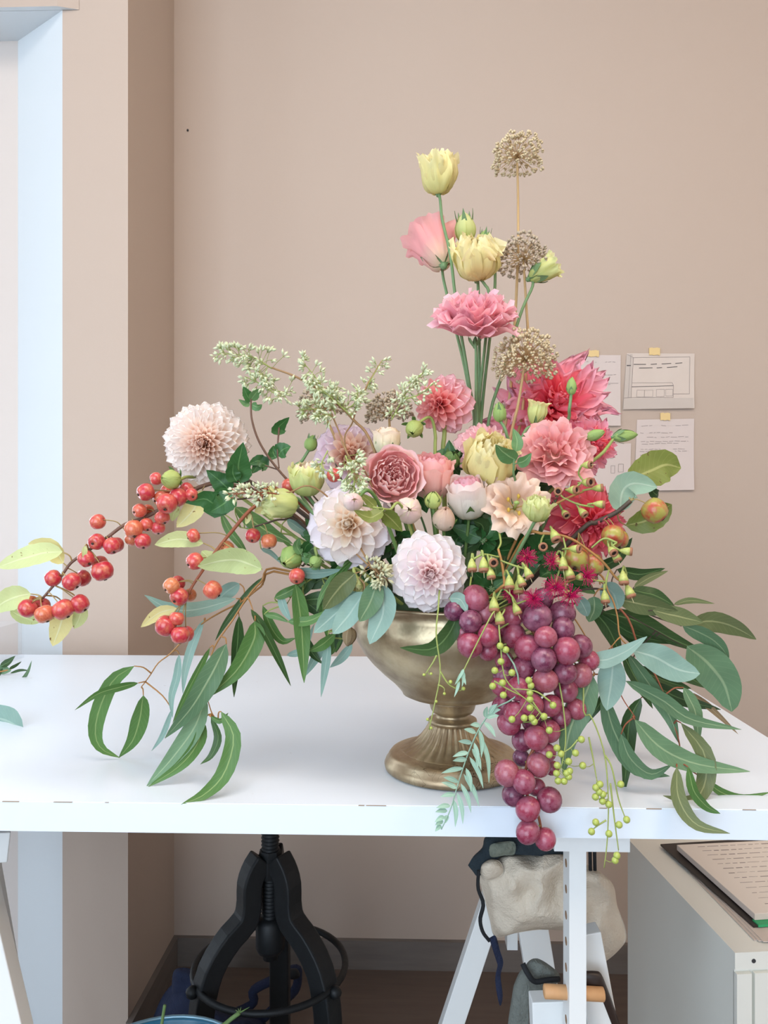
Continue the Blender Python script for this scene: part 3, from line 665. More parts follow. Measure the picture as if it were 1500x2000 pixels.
def L_open(m, mi=None, ruf=.06):
    mi = mi or m
    return [(6, [(.05, -.5), (.28, -.42), (.58, -.08), (.85, .10), (1.08, .06)], 40, ruf*1.6, m, .12), (5, [(.05, -.46), (.22, -.38), (.44, 0), (.62, .26), (.82, .30)], 42, ruf*1.6, mi, .14)]
def sepals(th, c, axis, R, mat, n=5, length=1.0, spread=.55, w=.22, back=-.95):
    M0 = Matrix.Translation(Vector(c)-th.location) @ basis(axis, random.random()*6) @ Matrix.Diagonal((R, R, R, 1)); v = []; 
    N = 7; vs_ = []; f = []; uv = []
    for i in range(N):
        u = i/(N-1); h = w*max(.03, math.sin(math.pi*(.25+.75*u)**1.3))
        for k in (-1, 0, 1):
            vs_.append(Vector((.08+spread*math.sin(u*1.5)+.05*u*u+abs(k)*.03, k*h, back+length*u))); uv.append((u, (k+1)/2))
    for i in range(N-1):
        for k in range(2): a = i*3+k; f.append((a, a+1, a+4, a+3))
    me = mesh('sepal', vs_, f, [mat], uv)
    for i in range(n): part('sepal', me, th, M0 @ Matrix.Rotation(2*math.pi*i/n+random.uniform(-.1, .1), 4, 'Z'))
    v, f, uv = lathe([(.02, back-.16), (.10, back-.13), (.15, back), (.13, back+.1), (0.02, back+.12)], 10); part('calyx', mesh('calyx', v, f, [mat], uv), th, M0)
# --- dahlias
def spoon(w, curl0, curl1, bend, tip=.0, rag=0, n=11, seed=0):
    rr = random.Random(seed); v = []; f = []; uv = []; K = 6
    for i in range(n+1):
        u = 1-(1-i/n)**1.35
        kt = 0 if rag else min(1, max(0, (curl1-.75)/.9))
        hr = w*(.26+.74*min(1, u/.70)**1.15) if u < .70 else w*max(.0004, 1-((u-.70)/.30)**2.3)**.5
        hc = w*(.30+.70*min(1, u/.6))
        h = hr+(hc-hr)*kt if not rag else (w*(.30+.70*min(1, u/.55)) if u < .55 else w*max(.0004, 1-((u-.55)/.45)**2.0)**.55)
        A = curl0+(curl1-curl0)*u
        for j in range(K+1):
            s = 2*j/K-1; r = h/A
            x = u*(1-(.05+.42*kt)*abs(s)**2) ; y = r*math.sin(A*s); z = r*(1-math.cos(A*s))+bend*u*u
            if rag: y += rag*math.sin(u*9+seed)*u*w; z += rag*.35*math.sin(s*4+u*6+seed)*u*w; x += rag*.12*u*u*math.sin(s*9+seed)
            v.append(Vector((x, y, z))); uv.append((u, j/K))
    for i in range(n):
        for j in range(K): a = i*(K+1)+j; f.append((a, a+1, a+K+2, a+K+1))
    return v, f, uv
def dahlia(th, c, axis, R, N, mats, th0=102, w0=.30, w1=.26, dome=.42, curl=(.55, 1.25, 2.6), bend=.10, roll=0, rag=0, tip=.0, seed=0, tmin=4, pw=.62, lj=.06):
    """mats: list from outer to inner petals."""
    rr = random.Random(seed); M0 = Matrix.Translation(Vector(c)-th.location) @ basis(axis, roll)
    B = 6; bank = []
    for b in range(B):
        t = b/(B-1); cu = curl[0]+(curl[1]-curl[0])*t*2 if t < .5 else curl[1]+(curl[2]-curl[1])*(t-.5)*2
        q = []
        for s in range(3 if rag else 1):
            v, f, uv = spoon(w0+(w1-w0)*t, cu*1.15, cu, bend*(1-t*.4), tip, rag, seed=seed+s*7+b); q.append(mesh('petal', v, f, [mats[min(len(mats)-1, int(t*len(mats)))]], uv))
        bank.append(q)
    for i in range(N):
        t = i/(N-1); az = i*2.399963+rr.uniform(-.05, .05)
        ang = th0+(tmin-th0)*t**(1/pw if pw > 1 else 1)*1.0
        ang = math.radians(tmin+(th0-tmin)*(1-t)**pw)+rr.uniform(-.04, .04)
        ln = R*(1-dome*t)*(1+rr.uniform(-lj, lj))
        boff = Vector((0, 0, R*(-.20+.34*t)))
        M = M0 @ Matrix.Rotation(az, 4, 'Z') @ Matrix.Translation(boff) @ Matrix.Rotation(-(math.pi/2-ang), 4, 'Y') @ Matrix.Rotation(rr.uniform(-.15, .15)*(1+rag), 4, 'X') @ Matrix.Diagonal((ln, R*(1-.30*t), R*(1-.30*t), 1))
        q = bank[min(B-1, int(t*B))]; part('petal', q[i % len(q)], th, M)
    v, f, uv = sphere(.085*R, 10, 8, 2.4); part('core', mesh('core', v, f, [mats[-1]], uv), th, M0 @ Matrix.Translation((0, 0, R*(.86-dome))))
    v, f, uv = lathe([(.02, -.42), (.12, -.40), (.26, -.26), (.27, -.12), (.12, .02), (.02, .04)], 12); part('calyx', mesh('calyx', [p*R for p in v], f, [m_calyx], uv), th, M0)
# --- dried allium heads, seeded eucalyptus
def allium(label, c, r, path, col, n=110, seed=0, axis=(0, 0, 1), floor=-.55):
    rr = random.Random(seed); c = Vector(c); th = thing('dried_allium', label, 'dried flower', path[-1], 'dried allium seed heads')
    stem(th, [c]+path, [.0013, .0017, .0019], m_straw, 'stalk')
    o = th.location; B = basis(axis).to_3x3(); a = MB(); b = MB()
    for i in range(n):
        z = 1-(1-floor)*(i+.5)/n; q = math.sqrt(1-z*z); ph = i*2.399963
        d = B @ Vector((q*math.cos(ph), q*math.sin(ph), z)); l = r*(1+rr.uniform(-.28, .12)); e = c+d*l+Vector((0, 0, -.1*l*q))
        a.tube([c-o, c.lerp(e, .6)+Vector((rr.uniform(-1, 1), rr.uniform(-1, 1), rr.uniform(0, 1)))*r*.03-o, e-o], .00022, 3, cap=False)
        s = .0020+rr.random()*.0009; Mx = basis((d+Vector((rr.uniform(-.5, .5), rr.uniform(-.5, .5), rr.uniform(-.5, .5)))).normalized()).to_3x3()
        for k in range(3):
            an = 2.094*k+rr.random(); b.ball(e-o+Mx @ Vector((math.cos(an)*s*.62, math.sin(an)*s*.62, s*.3)), s*.62, 5, 4, sz=1.25, M=Mx)
    a.build('ray_stalks', m_straw, th, kind='stuff'); b.build('seed_capsules', col, th, kind='stuff'); return th
def panicle(th, path, spread, n, mat, twig, sz=.0030, seed=0, name='seed_cluster'):
    rr = random.Random(seed); pts = spline(path, 24); o = th.location; a = MB(); b = MB(); L = sum((pts[i+1]-pts[i]).length for i in range(23))
    a.tube([p-o for p in pts], [.0008, .0004], 5)
    for i in range(n):
        u = (i+.5)/n; k = u*23; j = min(int(k), 22); p = pts[j].lerp(pts[j+1], k-j); t = (pts[j+1]-pts[j]).normalized()
        d = Vector((rr.gauss(0, 1), rr.gauss(0, 1), rr.gauss(0, 1))); d = (d-t*d.dot(t)*.6).normalized(); d = (d+t*.5).normalized()
        l = spread*(1.05-.65*u)*rr.uniform(.45, 1.0); q = p+d*l; a.tube([p-o, p.lerp(q, .5)+Vector((0, 0, .0006))-o, q-o], .00032, 3, cap=False)
        for s in range(rr.choice((3, 4, 5))):
            e = (d+Vector((rr.uniform(-1, 1), rr.uniform(-1, 1), rr.uniform(-1, 1)))*.9).normalized(); g = q+e*sz*1.15
            M = basis(e).to_3x3(); a.tube([q-o, g-o], .0003, 3, cap=False)
            z = sz*rr.uniform(.8, 1.15)
            v = []; N = 6
            for (rad, h) in ((.02, -.55), (.30, -.1), (.40, .35), (.30, .72), (.12, .95), (.05, 1.25)):
                for m in range(N): an = 2*math.pi*m/N; v.append(M @ Vector((rad*math.cos(an)*z, rad*math.sin(an)*z, h*z))+g-o)
            f = [(x*N+m, x*N+(m+1) % N, x*N+N+(m+1) % N, x*N+N+m) for x in range(5) for m in range(N)]+[tuple(30+m for m in range(N))]
            b.add(v, f)
    a.build('twig', twig, th, kind='stuff'); b.build(name, mat, th, kind='stuff')
# --- plant materials
m_calyx = bark_mat('green_calyx', '#4f7038', '#6d8a48')
m_lstem = bark_mat('lisianthus_stem', '#5d7d52', '#7b9866')
m_straw = bark_mat('straw_stalk', '#b08d5c', '#c8a878')
m_seedbrown = bark_mat('dry_seed_capsule', '#b8a27c', '#d6c6a4'); m_seedgrey = bark_mat('grey_seed_capsule', '#a08e78', '#c4b49c')
m_seedgreen = bark_mat('pale_green_seed', '#d8dcba', '#c0c8a0'); m_seedcream = bark_mat('cream_seed', '#d6d2b0', '#b8b890')
m_twig = bark_mat('brown_twig', '#8d6b44', '#a5825a'); m_bark = bark_mat('apple_bark', '#5d4236', '#7d5c4a'); m_redtwig = bark_mat('red_twig', '#9a4a34', '#8c5a38'); m_oranget = bark_mat('orange_twig', '#b5854a', '#9d6c3c')
m_darkstem = bark_mat('dark_stem', '#3c3026', '#57473a'); m_greent = bark_mat('green_twig', '#8a9a4c', '#a3ac64')
lf_green = leaf_mat('gum_leaf_green', '#4c7238', '#5d8447', '#a3b878')
lf_grey = leaf_mat('gum_leaf_grey_green', '#5c7d5c', '#6d8e6a', '#a9bd94')
lf_blue = leaf_mat('gum_leaf_glaucous', '#8fada2', '#84a396', '#b4c9bc', .55)
lf_dark = leaf_mat('gum_leaf_dark', '#2f4a26', '#3d5a30', '#71905a')
lf_olive = leaf_mat('gum_leaf_olive', '#6b744a', '#5c6a44', '#a5a878', .5)
lf_yellow = leaf_mat('apple_leaf_yellow', '#dfe0a0', '#e8dc98', '#eef0c8', .55, .35, spots='#8a6a3a')
lf_lime = leaf_mat('apple_leaf_lime', '#c3d294', '#cfd89c', '#e4ecbc', .55, .32, spots='#8f7a42')
lf_apple = leaf_mat('apple_leaf_olive', '#6c7a36', '#7c8440', '#b0b070', .4, .2, spots='#5a4a26')
lf_dahlia = leaf_mat('dahlia_leaf', '#2f5a2c', '#3a6a38', '#6f9a60', .4, .15, ribw=.04)
lf_lisi = leaf_mat('lisianthus_leaf', '#6d9460', '#5a8350', '#a0c088', .45)
lf_mint = leaf_mat('mint_leaf', '#a4bfa6', '#98b59c', '#c2d4bc', .55)
lf_pepper = leaf_mat('pepper_leaf', '#a3c4b0', '#94b8a2', '#c4dcc8', .5, .2, ribw=.08, veins=0)
lf_brown = leaf_mat('withered_leaf', '#8a7458', '#a08a68', '#c0aa88', .7)
# ------------------------------------------------------------------ petal colours
pm_blush = petal_mat('blush_petal', '#f2c3a8', '#f8dccd', '#fbeee6'); pm_blush_in = petal_mat('blush_petal_inner', '#f6b894', '#fad0b8', '#fde6da', .55)
pm_lav = petal_mat('lavender_white_petal', '#f8e4dc', '#f6e8ee', '#f7ecf6'); pm_lav_m = petal_mat('lavender_cream_petal', '#f2d2b4', '#f8e4d8', '#faeee8', .45); pm_lav_in = petal_mat('cream_centre_petal', '#f4c488', '#f9dab8', '#fdf0e2', .55)
pm_wp = petal_mat('white_pink_petal', '#eebec4', '#f6dfe2', '#fdf4f4'); pm_wp_in = petal_mat('white_pink_inner', '#f4c2a0', '#f8d2d0', '#fdeeee', .55)
pm_pink = petal_mat('pink_dahlia_petal', '#f07a78', '#f49a9c', '#f8bcc2'); pm_pink_in = petal_mat('pink_dahlia_inner', '#ee6860', '#f28884', '#f6a6a6', .55)
pm_lil = petal_mat('lilac_petal', '#f0c8c4', '#f3d4de', '#f2dcea'); pm_lil_in = petal_mat('peach_centre_petal', '#e2a27c', '#ecb89a', '#f3cfbc', .55)
pm_mid = petal_mat('soft_pink_petal', '#f49488', '#f8aeb0', '#f9c4ca'); pm_mid_in = petal_mat('soft_peach_petal', '#eea070', '#f2ac90', '#f5c0b4', .55)
pm_coral = petal_mat('coral_petal', '#f03c56', '#fa7486', '#fcacc0', .4, .12); pm_coral_in = petal_mat('coral_inner_petal', '#ea2644', '#f4485c', '#fa7080', .4)
pm_red = petal_mat('red_coral_petal', '#ea2c46', '#f44e62', '#f87c8a', .4, .12); pm_red_in = petal_mat('red_coral_inner', '#dc1c38', '#ee3c50', '#f46070', .4)
pm_rose = petal_mat('rose_pink_petal', '#f8ccaa', '#f8a2a2', '#f7aeb2'); pm_rose_in = petal_mat('rose_pink_inner', '#fca6a2', '#fdc4c0', '#fee4e2', .55); pm_rose_out = petal_mat('rose_guard_petal', '#eadfa8', '#f6d6cc', '#f5c4ca')
pm_rose2 = petal_mat('salmon_rose_petal', '#f6d4b0', '#f6aea0', '#f6b2aa'); pm_ivory = petal_mat('ivory_rose_petal', '#e8e4b8', '#f3ead8', '#f4dcd8'); pm_ivory_in = petal_mat('ivory_pink_inner', '#f0c0c4', '#efb4be', '#eaa8b8', .55)
pm_yel = petal_mat('lemon_petal', '#d4cf70', '#efdf88', '#f5e7a6'); pm_yel_in = petal_mat('lemon_inner', '#e6d470', '#f0de88', '#f6e8b0'); pm_lime = petal_mat('lime_petal', '#a8bc50', '#cfd67a', '#e4e69a')
pm_lpink = petal_mat('lisianthus_pink_petal', '#ecd4a0', '#f49894', '#f5a4a0', .35); pm_lpink2 = petal_mat('lisianthus_rose_petal', '#f48a94', '#f89aa6', '#fab8c4', .35)
pm_salm = petal_mat('lisianthus_salmon_petal', '#f4b89c', '#f6a09c', '#f8b0ae', .35); pm_peach = petal_mat('peach_petal', '#e8c890', '#f0c4a4', '#f4d0b8', .35); pm_cream = petal_mat('cream_bud_petal', '#d8dc9c', '#f3e6bc', '#f6d8c0'); pm_cream2 = petal_mat('pinkish_bud_petal', '#ece0b4', '#f4e0d0', '#f3c6c4'); pm_tan = petal_mat('faded_bud_petal', '#d6c49a', '#e6c8ac', '#dcb094')
m_budgreen = bark_mat('green_bud', '#9cab5a', '#b4bd70'); m_budgreen2 = bark_mat('fresh_green_bud', '#7d9a50', '#9ab268')
def flower(name, label, cat, c, axis, R, pts, rad, mat, group=None, off=.55):
    """thing at the foot of the stem; the stem runs head -> pts -> into the urn."""
    c = Vector(c); ax = Vector(axis).normalized()
    foot = VC+Vector((max(-.05, min(.05, (c.x-VC.x)*.35)), max(-.05, min(.05, (c.y-VC.y)*.5)), 0))
    th = thing(name, label, cat, foot, group)
    stem(th, [c-ax*R*off]+[P(*q) for q in pts]+[foot], rad, mat, n=22); return th
GD, GL, GR = 'dahlias in the bouquet', 'lisianthus in the bouquet', 'roses in the bouquet'
def dah(label, px, py, d, r, ax, N, mats, pts=(), group=GD, **kw):
    c = P(px, py, d); R = r*d/1500; a = cv(*ax); th = flower('dahlia', label, 'dahlia', c, a, R, pts, [.0024, .0028], kw.pop('sm', m_lstem), group, .35)
    dahlia(th, c, a, R, N, mats, **kw); return th
dah('pale blush ball dahlia far left with a rolled peach centre', 400, 866, .79, 90, (.08, -1, -.05), 190, [pm_blush, pm_blush, pm_blush, pm_blush_in], [(470, 930, .84), (600, 1010, .83)], w0=.17, w1=.16, th0=114, dome=.42, curl=(.5, .9, 2.3), seed=1, pw=.74, sm=m_darkstem)
dah('large lavender white dahlia with cream centre above grey eucalyptus leaves', 684, 1026, .745, 96, (-.07, -1, .10), 60, [pm_lav, pm_lav, pm_lav_m, pm_lav_m, pm_lav_in], w0=.31, w1=.24, th0=112, dome=.50, seed=2, pw=.72, roll=.4, curl=(.5, .9, 2.3))
dah('white and blush dahlia hanging over the urn rim', 838, 1118, .705, 86, (.04, -1, -.02), 80, [pm_wp, pm_wp, pm_wp, pm_wp, pm_wp_in], w0=.265, w1=.21, th0=112, dome=.48, seed=3, pw=.74, curl=(.5, .8, 2.2))
dah('rose pink dahlia turned sideways below the tall stems', 862, 790, .83, 63, (-.55, -.75, -.12), 78, [pm_pink, pm_pink, pm_pink_in, pm_pink_in], [(868, 850, .835), (866, 910, .835)], w0=.30, w1=.26, th0=118, dome=.30, seed=4, curl=(.7, 1.2, 2.4), sm=m_greent)
dah('lilac pink dahlia with peach centre behind the pink rose', 682, 890, .87, 74, (.22, -1, .10), 66, [pm_lil, pm_lil, pm_lil, pm_lil_in, pm_lil_in], w0=.32, w1=.24, th0=100, dome=.42, seed=5)
dah('soft pink dahlia half hidden behind the cream lisianthus', 948, 880, .82, 64, (.25, -.9, .3), 78, [pm_mid, pm_mid, pm_mid_in], w0=.26, w1=.22, th0=108, dome=.36, seed=6)
dah('big ragged coral pink dahlia at the upper right', 1075, 800, .88, 132, (.02, -1, .22), 92, [pm_coral, pm_coral, pm_coral, pm_coral_in], w0=.17, w1=.13, th0=98, dome=.45, rag=.55, tip=.0, bend=.16, curl=(.7, 1.1, 2.0), seed=7, lj=.2, pw=.62)
dah('magenta pink dahlia below the big ragged coral one', 1150, 868, .85, 66, (.35, -1, -.1), 60, [pm_coral, pm_coral, pm_coral_in], w0=.26, w1=.2, th0=108, dome=.4, rag=.35, seed=8, lj=.12)
dah('coral red dahlia behind the gum nut clusters on the right', 1148, 1020, .80, 92, (.25, -1, .02), 84, [pm_red, pm_red, pm_red_in], w0=.23, w1=.18, th0=110, dome=.38, rag=.35, seed=9, lj=.12)
# ------------------------------------------------------------------ roses
def rose(name, label, cat, px, py, d, r, ax, layers, pts=(), sep=m_calyx, group=GR, sq=1.0, seed=0, mat=None, sep_len=1.0, sspread=.85, off=.8, rad=(.0016, .002), roll=0, ssc=0):
    c = P(px, py, d); R = r*d/1500; a = cv(*ax); th = flower(name, label, cat, c, a, R, pts, list(rad), mat or m_calyx, group, off*sq)
    cup_head(th, c, a, R, layers, seed=seed, sq=sq, roll=roll)
    if sep: sepals(th, c-a*R*.05 if not ssc else c-a*R*sq*off*.8, a, ssc*d/1500 if ssc else R*sq, sep, 5, sep_len, sspread)
    return th
rose('garden_rose', 'open cupped pink garden rose facing forward in the centre', 'rose', 768, 930, .755, 53, (.03, -1, .12), [(5, [(.08, -.6), (.6, -.55), (.95, -.1), (1.02, .3), (1.08, .42)], 46, .05, pm_rose_out, .06)]+L_rose(pm_rose, pm_rose_in)[1:], seed=1)
rose('garden_rose', 'salmon pink rose right of the open pink rose', 'rose', 842, 932, .775, 40, (.05, -.45, 1), L_globe(pm_rose2, pm_rose), seed=2, sq=1.1)
rose('garden_rose', 'ivory rose with pink top under the cream lisianthus', 'rose', 914, 972, .755, 38, (-.15, -.45, 1), L_globe(pm_ivory, pm_ivory_in), seed=3, sq=1.12)
rose('rose_bud', 'pointed cream rose bud above the open pink rose', 'rose bud', 756, 862, .80, 26, (.05, -.15, 1), L_globe(pm_cream, pm_cream, .02, .4), seed=4, sq=1.05)
rose('rose_bud', 'round cream bud with pink tip below the open rose', 'rose bud', 797, 997, .725, 27, (.10, -1, .05), L_bud(pm_cream2, pm_cream), seed=5, sq=.95)
rose('rose_bud', 'faded tan rose bud beside the ivory rose', 'rose bud', 868, 1013, .735, 23, (.05, -.6, .7), L_bud(pm_tan, pm_tan), seed=6, sq=1.1)
rose('rose_bud', 'small pale bud lying on the lavender white dahlia', 'rose bud', 690, 980, .675, 20, (.1, -.9, .2), L_bud(pm_cream2, pm_cream2), [(735, 975, .70)], seed=7, sep=None)
rose('rose_bud', 'tight green round bud between the tan bud and salmon rose', 'rose bud', 846, 977, .735, 17, (0, -.4, 1), L_bud(m_budgreen, m_budgreen), seed=8, sep_len=1.6, sspread=1.0)
# ------------------------------------------------------------------ lisianthus
def lisi(label, px, py, d, r, ax, layers, pts=(), sq=1.0, seed=0, name='lisianthus', cat='lisianthus', mat=None, sep=True, **kw):
    return rose(name, label, cat, px, py, d, r, ax, layers, pts, m_lstem if sep else None, GL, sq, seed, mat or m_lstem, kw.pop('sep_len', .9), kw.pop('sspread', .5), **kw)
lisi('tallest pale yellow lisianthus cup at the top', 855, 340, .86, 34, (-.04, -.18, 1), L_bell(pm_yel, pm_yel_in, .14, .84)[:1]+L_globe(pm_yel, pm_yel_in, .16, .62, 1.8), [(860, 392, .86), (864, 430, .86), (880, 500, .86), (892, 600, .86), (918, 760, .855), (925, 860, .85)], sq=1.1, seed=11)
lisi('salmon pink lisianthus seen from behind near the top left', 852, 487, .89, 50, (-.22, .55, .75), L_bell(pm_lpink, pm_lpink, .10), [(866, 545, .89), (884, 620, .885), (912, 740, .88), (925, 860, .86)], sq=1.05, seed=12)
lisi('ruffled pale yellow lisianthus below the green buds', 930, 508, .85, 39, (-.08, -.5, .9), L_globe(pm_yel, pm_yel_in, .20, .40, 2.6)+L_globe(pm_yel_in, pm_yel_in, .20, .5, 3.0)[:2], [(946, 555, .86), (955, 590, .86), (938, 760, .855), (930, 860, .85)], seed=13)
lisi('lime green lisianthus bud with thin sepals near the top', 909, 446, .87, 21, (-.12, -.15, 1), L_bud(pm_lime, pm_lime), [(922, 480, .875), (934, 560, .87), (936, 760, .86), (932, 860, .85)], sq=1.35, seed=14, name='lisianthus_bud', cat='flower bud', sep_len=2.2)
lisi('small green lisianthus bud with spiky sepals beside the yellow bloom', 946, 471, .885, 15, (.12, -.1, 1), L_bud(m_budgreen2, m_budgreen2), [(962, 500, .885), (966, 570, .88), (945, 760, .865), (936, 860, .85)], sq=1.2, seed=15, name='lisianthus_bud', cat='flower bud', sep_len=2.4)
lisi('greenish yellow lisianthus leaning right beside the dried alliums', 1064, 527, .87, 30, (.8, -.1, .45), L_bell(pm_lime, pm_yel, .10, .85), [(1040, 560, .87), (1018, 610, .87), (985, 720, .865), (950, 860, .85)], sq=1.2, seed=16)
lisi('ruffled rose pink lisianthus opened flat on the tall stems', 930, 620, .83, 80, (.02, -.38, 1), L_ruffle(pm_lpink2, pm_lpink2, .13)+L_ruffle(pm_lpink2, pm_lpink2, .13)[1:4], [(930, 690, .835), (930, 780, .84), (930, 860, .845)], sq=1.05, seed=17, off=.5, ssc=22)
lisi('large cream yellow lisianthus in front of the soft pink dahlia', 957, 900, .765, 46, (.12, -.75, .8), L_globe(pm_yel, pm_yel_in, .10, .5, 1.6), seed=18, sq=1.05)
lisi('salmon pink ruffled lisianthus on the right of the bouquet', 1086, 880, .775, 70, (-.08, -1, .45), L_ruffle(pm_salm, pm_salm, .12), [(1000, 1000, .79)], seed=19, ssc=22)
lisi('open peach lisianthus with hollow centre above the pods', 1008, 985, .745, 64, (-.05, -1, .30), L_open(pm_peach, pm_peach), seed=20)
lisi('lime green lisianthus bud in front of the peach bloom', 1050, 995, .715, 24, (.05, -.4, 1), L_globe(pm_lime, pm_lime, .12, .5, 1.5), seed=21, name='lisianthus_bud', cat='flower bud')
lisi('pale lime lisianthus bud against the ragged coral dahlia', 1050, 803, .80, 28, (.15, -.2, 1), L_bell(pm_lime, pm_yel, .06, .7), [(1012, 880, .80)], sq=1.0, seed=22, name='lisianthus_bud', cat='flower bud')
lisi('narrow green lisianthus bud rising beside the alliums', 976, 806, .79, 13, (-.12, -.1, 1), L_bud(m_budgreen2, m_budgreen2), [(990, 850, .79), (1000, 930, .80)], sq=1.5, seed=23, name='lisianthus_bud', cat='flower bud', sep_len=2.0)
lisi('tiny green teardrop bud in front of the ragged coral dahlia', 1116, 755, .79, 10, (.02, 0, 1), L_bud(m_budgreen2, m_budgreen2), [(1112, 800, .79), (1105, 830, .80), (1040, 940, .81)], sq=1.7, seed=24, name='lisianthus_bud', cat='flower bud')
lisi('pointed green bud leaning out over the paper on the right', 1220, 851, .79, 12, (1, 0, .12), L_bud(m_budgreen2, m_budgreen2), [(1185, 875, .79), (1165, 895, .79), (1060, 980, .80)], sq=2.0, seed=25, name='lisianthus_bud', cat='flower bud', mat=m_greent)
lisi('small green bud lying on the magenta pink dahlia', 1162, 850, .77, 11, (.7, -.3, .3), L_bud(m_budgreen2, m_budgreen2), [(1130, 880, .79)], sq=1.6, seed=26, name='lisianthus_bud', cat='flower bud')
lisi('greenish cream bud with folded tips on the left', 600, 937, .78, 32, (-.05, -.35, 1), L_globe(pm_lime, pm_cream, .12, .35, 1.5), [(625, 1000, .79)], seed=27, name='lisianthus_bud', cat='flower bud', sep_len=1.5)
lisi('lime green oval bud pointing left beside the lavender dahlia', 548, 985, .75, 27, (-.9, -.35, .12), L_globe(pm_lime, pm_lime, .11, .3, 1.4), [(600, 990, .77)], seed=28, sq=1.25, name='lisianthus_bud', cat='flower bud')
lisi('small green bud with long sepals on a tilted stem left', 607, 866, .81, 13, (.28, 0, 1), L_bud(m_budgreen2, m_budgreen2), [(590, 900, .81), (570, 930, .815), (640, 1040, .82)], sq=1.2, seed=29, name='lisianthus_bud', cat='flower bud', sep_len=2.2)
rose('dahlia_bud', 'yellow green dahlia bud below the blush ball dahlia', 'flower bud', 334, 936, .745, 20, (-.55, -.8, .1), L_bud(m_budgreen, m_budgreen), [(375, 932, .78), (440, 950, .82)], seed=30, group='dahlia buds', sep_len=.9, sspread=1.3, mat=m_greent)
rose('dahlia_bud', 'nodding green dahlia bud beside the rose pink dahlia', 'flower bud', 808, 838, .80, 18, (-.15, -.8, -.5), L_bud(m_budgreen, m_budgreen), [(840, 815, .815), (850, 850, .82), (850, 900, .82)], seed=31, group='dahlia buds', sep_len=.9, sspread=1.3, mat=m_greent)
rose('dahlia_bud', 'fat green dahlia bud left of the lavender white dahlia', 'flower bud', 568, 1090, .75, 23, (-.4, -.8, -.35), L_bud(m_budgreen2, m_budgreen), [(600, 1085, .77)], seed=32, group='dahlia buds', sep_len=.9, sspread=1.4, mat=m_greent)
rose('dahlia_bud', 'small nodding green dahlia bud just under the lavender dahlia', 'flower bud', 616, 1098, .745, 13, (-.3, -.8, -.4), L_bud(m_budgreen2, m_budgreen2), [(632, 1075, .755)], seed=33, group='dahlia buds', sep_len=.9, sspread=1.3, mat=m_greent)
rose('rose_bud', 'yellowish bud wedged above the grey eucalyptus leaves', 'rose bud', 695, 1140, .715, 14, (-.1, -.6, -.6), L_globe(pm_lime, pm_yel, .06, .4), [(702, 1115, .73)], seed=34, mat=m_greent)
rose('dahlia_bud', 'dark green leafy bud behind the salmon pink rose', 'flower bud', 882, 898, .805, 18, (.1, -.7, .6), L_bud(m_calyx, m_calyx), (), seed=35, group='dahlia buds', sep_len=1.6, sspread=1.2, mat=m_greent)
# ------------------------------------------------------------------ dried alliums
allium('topmost dried allium seed head', P(1010, 306, .90), 47*.9/1500, px_path([(1012, 400, .90), (1011, 520, .895), (1002, 680, .885), (985, 840, .87)])+[VC+Vector((.01, .03, 0))], m_seedbrown, 130, 1)
allium('dried allium seed head in the middle of the tall stems', P(1022, 506, .88), 46*.88/1500, px_path([(1028, 600, .88), (1030, 680, .88), (1010, 860, .86)])+[VC+Vector((.02, .02, 0))], m_seedgrey, 130, 2)
allium('largest dried allium seed head against the ragged coral dahlia', P(1026, 702, .82), 58*.82/1500, px_path([(1012, 790, .82), (998, 850, .82)])+[VC+Vector((.02, .0, 0))], m_seedbrown, 190, 3)
allium('dried allium seed head behind the pale eucalyptus seeds', P(628, 800, .86), 46*.86/1500, px_path([(650, 845, .86), (675, 900, .86)])+[VC+Vector((-.03, .01, 0))], m_seedgrey, 130, 4, (-.3, 0, 1), -.2)
allium('dried allium seed head left of the rose pink dahlia', P(760, 812, .86), 44*.86/1500, px_path([(763, 860, .86), (775, 930, .86)])+[VC+Vector((-.01, .02, 0))], m_seedgrey, 130, 5, (-.1, -.1, 1), -.1)

# pistil of the open peach lisianthus
pe = [o for o in COL.objects if o.get('label', '').startswith('open peach')][0]; pc_ = P(1008, 985, .745); pa_ = cv(-.05, -1, .30).normalized(); b = MB(); o = pe.location
m_pollen = bark_mat('yellow_anther', '#d8b848', '#b8963a'); b.tube([pc_-pa_*.014-o, pc_+pa_*.004-o], [.0018, .0013], 7)
b.build('pistil', m_budgreen2, pe); MB().ball(pc_+pa_*.005-o, .003, 8, 6, sz=.7).build('stigma', m_budgreen2, pe)
for k in range(5):
    a_ = basis(pa_).to_3x3() @ Vector((math.cos(k*1.257)*.009, math.sin(k*1.257)*.009, .0)); b = MB(); b.tube([pc_-pa_*.014-o, pc_+a_-pa_*.002-o], .0004, 4); b.ball(pc_+a_-pa_*.001-o, .0016, 6, 5, sz=1.5); b.build('stamen', m_pollen, pe)
